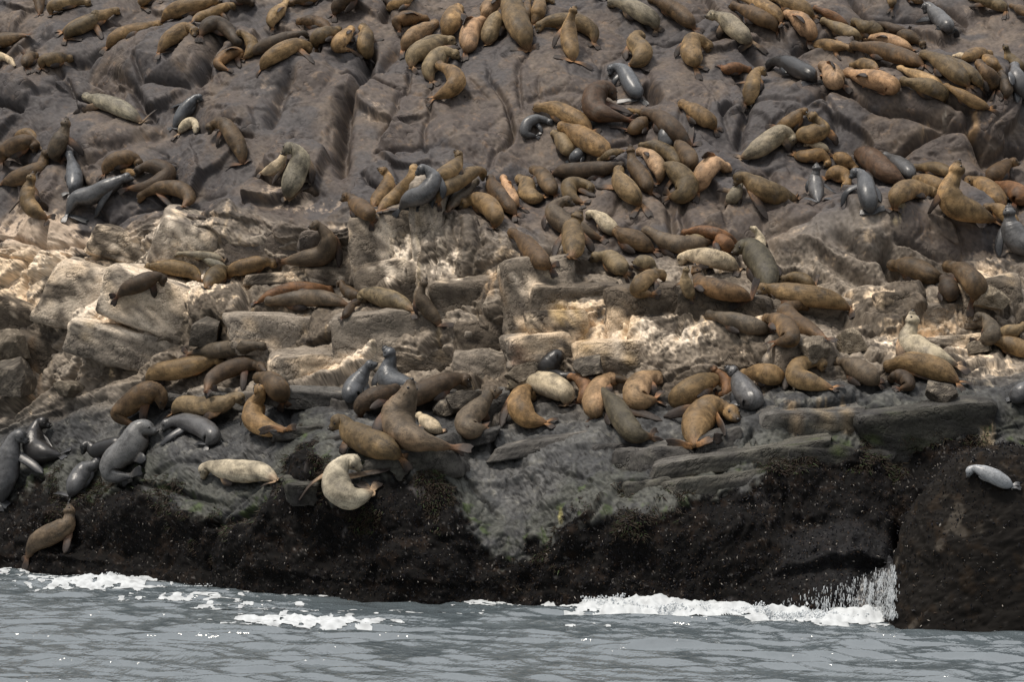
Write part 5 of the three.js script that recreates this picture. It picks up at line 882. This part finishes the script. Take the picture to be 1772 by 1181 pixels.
// ---------------------------------------------------------------- the sea
const waves = []; { for (let i = 0; i < 46; i++) { const lam = .22 * Math.pow(9, i / 45) * (0.9 + .2 * rnd()), dir = Math.PI * .5 + (rnd() + rnd() - 1) * .8 + .15, k = 2 * Math.PI / lam; waves.push([k * Math.cos(dir), k * Math.sin(dir), .0104 * lam * (.6 + .8 * rnd()), rnd() * 6.28, k]); } }
function wave(x, z, o) {
  const wx = x + .6 * n3(x * .3, z * .3, 2), wz = z + .6 * n3(x * .3 + 9, z * .3, 5), gust = .75 + .5 * (fbm(x * .12, z * .12, 8, 2) + .3); let h = 0, dx = 0, dz = 0;
  for (const w of waves) { const p = w[0] * wx + w[1] * wz + w[3], s = Math.sin(p), c = Math.cos(p); h += w[2] * gust * c; dx -= w[0] / w[4] * w[2] * .6 * gust * s; dz -= w[1] / w[4] * w[2] * .6 * gust * s; }
  o[0] = x + dx; o[1] = h; o[2] = z + dz; return o;
}
const shoreX = [], shoreZ = []; { // where the rock meets the sea, by x
  for (let i = 0; i < RU; i++) for (let j = 1; j < 200; j++) { const o = (j * RU + i) * 3; if (rockP[o + 1] >= 0) { shoreX.push(rockP[o]); shoreZ.push(rockP[o + 2]); break; } }
}
function shoreAt(x) { let a = 0, b = shoreX.length - 1; while (b - a > 1) { const m = (a + b) >> 1; if (shoreX[m] > x) b = m; else a = m; } return mix(shoreZ[a], shoreZ[b], clamp((x - shoreX[a]) / (shoreX[b] - shoreX[a] || 1), 0, 1)); }
// foam where the photograph shows it: [bearing x, y on the water, half width m, half depth m, strength]
const FOAM = [[1080, 1060, 1.4, .9, 1.2], [1160, 1058, 1.6, .9, 1.3], [1250, 1062, 1.5, .9, 1.2], [1330, 1062, 1.3, .9, 1.2], [1420, 1075, 1.6, .8, 1.2], [1500, 1075, 1.0, .8, 1.1], [1040, 1050, .8, .9, .9], [965, 1050, 1.0, .8, .6], [830, 1045, .9, .7, .55], [560, 1030, 1.0, .9, .7], [545, 1078, 2.0, .8, .85], [490, 1070, 1.8, .9, .7], [420, 1050, 1.6, 1.2, .5], [380, 1030, 1.2, 1.2, .35], [210, 1008, 1.6, 1.3, .95], [150, 1014, 1.8, 1.3, .7], [300, 1035, 1.6, 1.1, .5], [90, 1002, 1.6, 1.4, .45], [20, 990, 1.4, 1.6, .55], [680, 1058, 1.8, .7, .35], [620, 1085, 1.2, .6, .45], [760, 1062, 1.4, .6, .35], [1580, 1085, 1.4, .6, .3], [1740, 1090, 1.6, .8, .4], [250, 1020, 1.0, 1.0, .6], [1010, 1085, 1.2, .6, .25]].map(([a, b, c, d, e]) => { bearing(a, b, _b); const t = EYE.y / -_b[1]; return [_b[0] * t, -t, c, d, e]; });
function foamAt(x, z) { let f = 0; for (const p of FOAM) { const dx = (x - p[0]) / p[2], dz = (z - p[1]) / p[3], q = dx * dx + dz * dz; if (q < 2.2) f += p[4] * Math.exp(-q * 1.3); } return f; }
{
  const NX = 640, NZ = 500, xs = [], zs = [];
  for (let i = 0; i <= NX; i++) { const t = i / NX * 2 - 1, a = Math.abs(t); xs.push(Math.sign(t) * (a < .94 ? a / .94 * 16.5 : 16.5 + Math.pow((a - .94) / .06, 3) * 900)); }
  for (let j = 0; j <= NZ; j++) { const t = j / NZ; zs.push(t < .04 ? mix(500, -29, Math.pow(t / .04, .25)) : t < .97 ? mix(-29, -58, Math.pow((t - .04) / .93, .92)) : mix(-58, -70, (t - .97) / .03)); }
  const P = new Float32Array((NX + 1) * (NZ + 1) * 3), UV = new Float32Array((NX + 1) * (NZ + 1) * 2), M = new Float32Array((NX + 1) * (NZ + 1)), o = [0, 0, 0];
  for (let j = 0; j <= NZ; j++) for (let i = 0; i <= NX; i++) {
    const x = xs[i], z = zs[j], q = j * (NX + 1) + i; const far = Math.max(sst(16.5, 24, Math.abs(x)), sst(-29, -22, z)); wave(x, z, o);
    const sh = shoreAt(x) - z; // metres out from the rock
    const fo = foamAt(x, z), swell = .06 * fo * clamp(1.5 - Math.abs(sh - .6) * .3, 0, 1);
    P[q * 3] = mix(o[0], x, far); P[q * 3 + 1] = (o[1]) * (1 - far) + swell; P[q * 3 + 2] = mix(o[2], z, far); UV[q * 2] = x * .5; UV[q * 2 + 1] = z * .5; M[q] = fo;
  }
  const idx = new Uint32Array(NX * NZ * 6); let k = 0; for (let j = 0; j < NZ; j++) for (let i = 0; i < NX; i++) { const a = j * (NX + 1) + i; idx[k++] = a; idx[k++] = a + 1; idx[k++] = a + NX + 1; idx[k++] = a + 1; idx[k++] = a + NX + 2; idx[k++] = a + NX + 1; }
  const g = new THREE.BufferGeometry(); g.setAttribute('position', new THREE.BufferAttribute(P, 3)); g.setAttribute('uv', new THREE.BufferAttribute(UV, 2)); g.setIndex(new THREE.BufferAttribute(idx, 1)); g.computeVertexNormals();
  const rip = noiseTex(512, (u, v) => .5 + .8 * tile(u, v, 10, 60, 4));
  const seaMat = new THREE.MeshPhysicalMaterial({ color: new THREE.Color().setRGB(.075, .092, .102), roughness: .06, ior: 2.0, bumpMap: rip, bumpScale: .035 });
  const sea = shade(new THREE.Mesh(g, seaMat)); sea.name = 'sea'; sea.userData.kind = 'structure'; scene.add(sea);
  // foam: a lumpy froth lying on the sea, with holes
  const FC = [], FP = [], FI = [], map = new Map(); const fmask = new Float32Array(M.length), FH = new Float32Array(M.length);
  for (let j = 0; j <= NZ; j++) for (let i = 0; i <= NX; i++) { const q = j * (NX + 1) + i, x = xs[i], z = zs[j]; if (Math.abs(x) > 16.5 || z > -29) continue; const shd = shoreAt(x) - z, m = (M[q] += .34 * Math.exp(-Math.pow((shd + .1) / .55, 2)) * sst(-.15, .3, fbm(x * .45, z * .2, 61, 2))), cells = 1 - Math.abs(fbm(x * 1.3, z * .9, 71, 3)) * 3.2, f = fbm(x * 2.2, z * 1.6, 44, 4);
    fmask[q] = m < .06 ? -1 : Math.min(m, .78) * .8 + Math.max(0, m - .78) * 1.2 + f * .95 + 1.0 * fbm(x * 5.2, z * 3.4, 12, 3) + cells * .42 * sst(0, .25, m) - .7; const lump = sst(.35, 1.3, m); FH[q] = .012 + clamp(fmask[q], 0, 1) * (.025 + .13 * lump * (.6 + 1.5 * Math.max(0, fbm(x * 2.6, z * 2.6, 90, 4)))) + .09 * lump * fbm(x * 7, z * 6, 33, 2); }
  const vert = (q) => { let n = map.get(q); if (n === undefined) { n = FP.length / 3; map.set(q, n); FP.push(P[q * 3], P[q * 3 + 1] + FH[q] , P[q * 3 + 2]); const c = clamp(.5 + .55 * fbm(P[q * 3] * 6, P[q * 3 + 2] * 4, 19, 3) * .6 + .1 * sst(.3, 1.1, M[q]) - .12, .14, .5); FC.push(c * .95, c, c * 1.03); } return n; };
  for (let k = 0; k < idx.length; k += 3) { const a = idx[k], b = idx[k + 1], c = idx[k + 2]; if (fmask[a] + fmask[b] + fmask[c] > 0.02) FI.push(vert(a), vert(b), vert(c)); }
  const fg = new THREE.BufferGeometry(); fg.setAttribute('position', new THREE.Float32BufferAttribute(FP, 3)); fg.setAttribute('color', new THREE.Float32BufferAttribute(FC, 3)); fg.setIndex(FI); fg.computeVertexNormals();
  const foamMat = new THREE.MeshStandardMaterial({ vertexColors: true, roughness: .85 });
  const fm = shade(new THREE.Mesh(fg, foamMat)); fm.name = 'sea_foam'; fm.userData = { kind: 'stuff', label: 'white sea foam churning along the foot of the rocks', category: 'foam' }; scene.add(fm);
}
// ---------------------------------------------------------------- mussels and weed crusting the wave-washed rock
{
  const mg = new THREE.OctahedronGeometry(1, 0); mg.scale(.55, 1, .42);
  const M = 26000, mm = new THREE.InstancedMesh(mg, new THREE.MeshPhysicalMaterial({ color: 0xffffff, roughness: .45, specularIntensity: .35 }), M); mm.name = 'mussel_bed';
  const mt = new THREE.Matrix4(), q = new THREE.Quaternion(), e = new THREE.Euler(), c = new THREE.Color(), p = V3(), s = V3(); let n = 0;
  const jm = rowAt(3.2);
  const set = (x, y, z, nx, ny, nz) => {
    const r = .018 + .03 * rnd() * rnd(); e.set(rnd() * 6.3, rnd() * 6.3, rnd() * 6.3); q.setFromEuler(e); p.set(x + nx * r * .3, y + ny * r * .3, z + nz * r * .3); s.set(r, r * (1 + .5 * rnd()), r); mt.compose(p, q, s); mm.setMatrixAt(n, mt);
    const k = rnd(); if (k < .035) c.setRGB(.22, .2, .18); else if (k < .3) c.setRGB(.03, .02, .013); else c.setRGB(.009, .009, .012); mm.setColorAt(n, c); n++;
  };
  for (let t = 0; t < 900000 && n < M - 5000; t++) { const i = Math.floor(rnd() * (RU - 60)) + 30, j = Math.floor(rnd() * jm), o = (j * RU + i) * 3; if (rockP[o + 1] < -.1 || rockA[(j * RU + i) * 4 + 2] < .6) continue; set(rockP[o] + (rnd() - .5) * .05, rockP[o + 1] + (rnd() - .5) * .05, rockP[o + 2], rockN[o], rockN[o + 1], rockN[o + 2]); }
  for (let t = 0; t < 40000 && n < M; t++) { const b = boulderTop[Math.floor(rnd() * boulderTop.length)]; if (b[1] < -.1) continue; set(b[0] + (rnd() - .5) * .08, b[1] + (rnd() - .5) * .08, b[2], b[3], b[4], b[5]); }
  mm.count = n; mm.castShadow = mm.receiveShadow = true; mm.userData = { kind: 'stuff', label: 'crust of small black mussels on the wave washed rock', category: 'mussels' }; scene.add(mm);
}
// ---------------------------------------------------------------- splash: wave washing off the rocks
{
  const g = new THREE.IcosahedronGeometry(1, 0), N = 22000, mm = new THREE.InstancedMesh(g, new THREE.MeshStandardMaterial({ color: new THREE.Color().setRGB(.55, .58, .6), roughness: .5 }), N); mm.name = 'sea_spray';
  const mt = new THREE.Matrix4(), q = new THREE.Quaternion(), p = V3(), s = V3(); let n = 0;
  const drop = (x, y, z, r, st = 1) => { if (n >= N) return; p.set(x, y, z); s.set(r, r * st, r); mt.compose(p, q, s); mm.setMatrixAt(n++, mt); };
  // thrown up along the foot of the face
  for (let k = 0; k < 3600; k++) { const px = mix(1005, 1500, rnd()), crest = .16 + .34 * Math.max(0, fbm(px * .021, 3, 8, 3) + .22) + (px < 1130 ? .2 * Math.exp(-Math.pow((px - 1060) / 40, 2)) : 0); bearing(px, 1050, _b); const z0 = shoreAt(_b[0] * 45), x = _b[0] * -z0; const y = crest * Math.pow(rnd(), 1.6); drop(x + (rnd() - .5) * .1, y, z0 + .25 + .35 * rnd(), .008 + .028 * rnd() * rnd() * (1 - y), 1 + rnd()); }
  // white water running off the low rock left of the black boulder
  for (let k = 0; k < 420; k++) {
    const sx = 1546 - 190 * Math.pow(rnd(), 2.4), top = mix(1056, 978, Math.pow(clamp((sx - 1330) / 215, 0, 1), .75)) + 95 * Math.pow(rnd(), 1.5), bot = 1074; let x = sx; const L = .25 + .75 * rnd();
    for (let y = top; y < mix(top, bot, L); y += 2.2) { x += (rnd() - .53) * 3.2; let h; try { h = hit(x, y); } catch (e) { break; } const d = h.d - .03 - .05 * rnd(), v = at(x, y, d); if (rnd() < .25 + .6 * sst(-.1, .25, n3(x * .09, y * .05, 7))) drop(v.x + (rnd() - .5) * .05, v.y, v.z, .004 + .010 * rnd() * rnd(), 2 + 5 * rnd()); }
  }
  for (const [px, py, w, h2, c] of [[215, 1003, 40, 12, 260], [870, 1040, 40, 8, 90], [800, 1040, 26, 8, 90], [560, 1030, 40, 8, 120], [340, 1018, 30, 8, 60]]) for (let k = 0; k < c; k++) { const a = px + (rnd() - .5) * 2 * w, b = py + (rnd() - .5) * 2 * h2; bearing(a, py, _b); const t = EYE.y / -_b[1]; const v = at(a, b, t); drop(v.x, Math.max(.05, v.y), v.z, .008 + .02 * rnd() * rnd()); }
  mm.count = n; mm.castShadow = mm.receiveShadow = true; mm.userData = { kind: 'stuff', label: 'white spray and runoff splashing off the lower rocks', category: 'spray' }; scene.add(mm);
}
// ---------------------------------------------------------------- seaweed tufts along the top of the mussel bed
const rowAt3 = rowAt(4.0);
{
  const g = new THREE.ConeGeometry(.32, 2, 4, 3); g.translate(0, 1, 0); { const p = g.attributes.position; for (let i = 0; i < p.count; i++) { const y = p.getY(i); p.setX(i, p.getX(i) + y * y * .16); p.setZ(i, p.getZ(i) * .5); } g.computeVertexNormals(); }
  const N = 12000, mm = new THREE.InstancedMesh(g, new THREE.MeshStandardMaterial({ color: 0xffffff, roughness: .7 }), N); mm.name = 'seaweed';
  const mt = new THREE.Matrix4(), q = new THREE.Quaternion(), q2 = new THREE.Quaternion(), up = V3(0, 1, 0), nn = V3(), p = V3(), s = V3(), c = new THREE.Color(); let n = 0;
  for (let t = 0; t < 1500000 && n < N; t++) {
    const i = 30 + Math.floor(rnd() * (RU - 60)), j = Math.floor(rnd() * rowAt3), k = j * RU + i, o = k * 3, mT = polyY(MUSSEL, rockA[k * 4]), dv = rockA[k * 4 + 1] - mT; if (dv < -45 || dv > 70) continue;
    const patch = fbm(rockP[o] * .8, rockP[o + 1] * .8, rockP[o + 2] * .8 + 4, 3) - Math.abs(dv - 8) / 220; if (patch < .02 || rnd() > patch * 6) continue;
    nn.set(rockN[o] + (rnd() - .5) * .9, rockN[o + 1] * .4 - .35 + (rnd() - .5) * .6, rockN[o + 2] + (rnd() - .5) * .5).normalize(); q.setFromUnitVectors(up, nn); q2.setFromAxisAngle(up, rnd() * 6.28); q.multiply(q2); const r = .02 + .04 * rnd(); s.set(r, r * (1 + rnd()), r); p.set(rockP[o], rockP[o + 1], rockP[o + 2]); mt.compose(p, q, s); mm.setMatrixAt(n, mt);
    const kk = rnd(); if (kk < .14) c.setRGB(.028, .048, .010); else c.setRGB(.016 + .014 * rnd(), .011 + .006 * rnd(), .005); mm.setColorAt(n, c); n++;
  }
  mm.count = n; mm.castShadow = mm.receiveShadow = true; mm.userData = { kind: 'stuff', label: 'dark brown and green seaweed tufts along the mussel line', category: 'seaweed' }; scene.add(mm);
}
renderer.render(scene, camera);
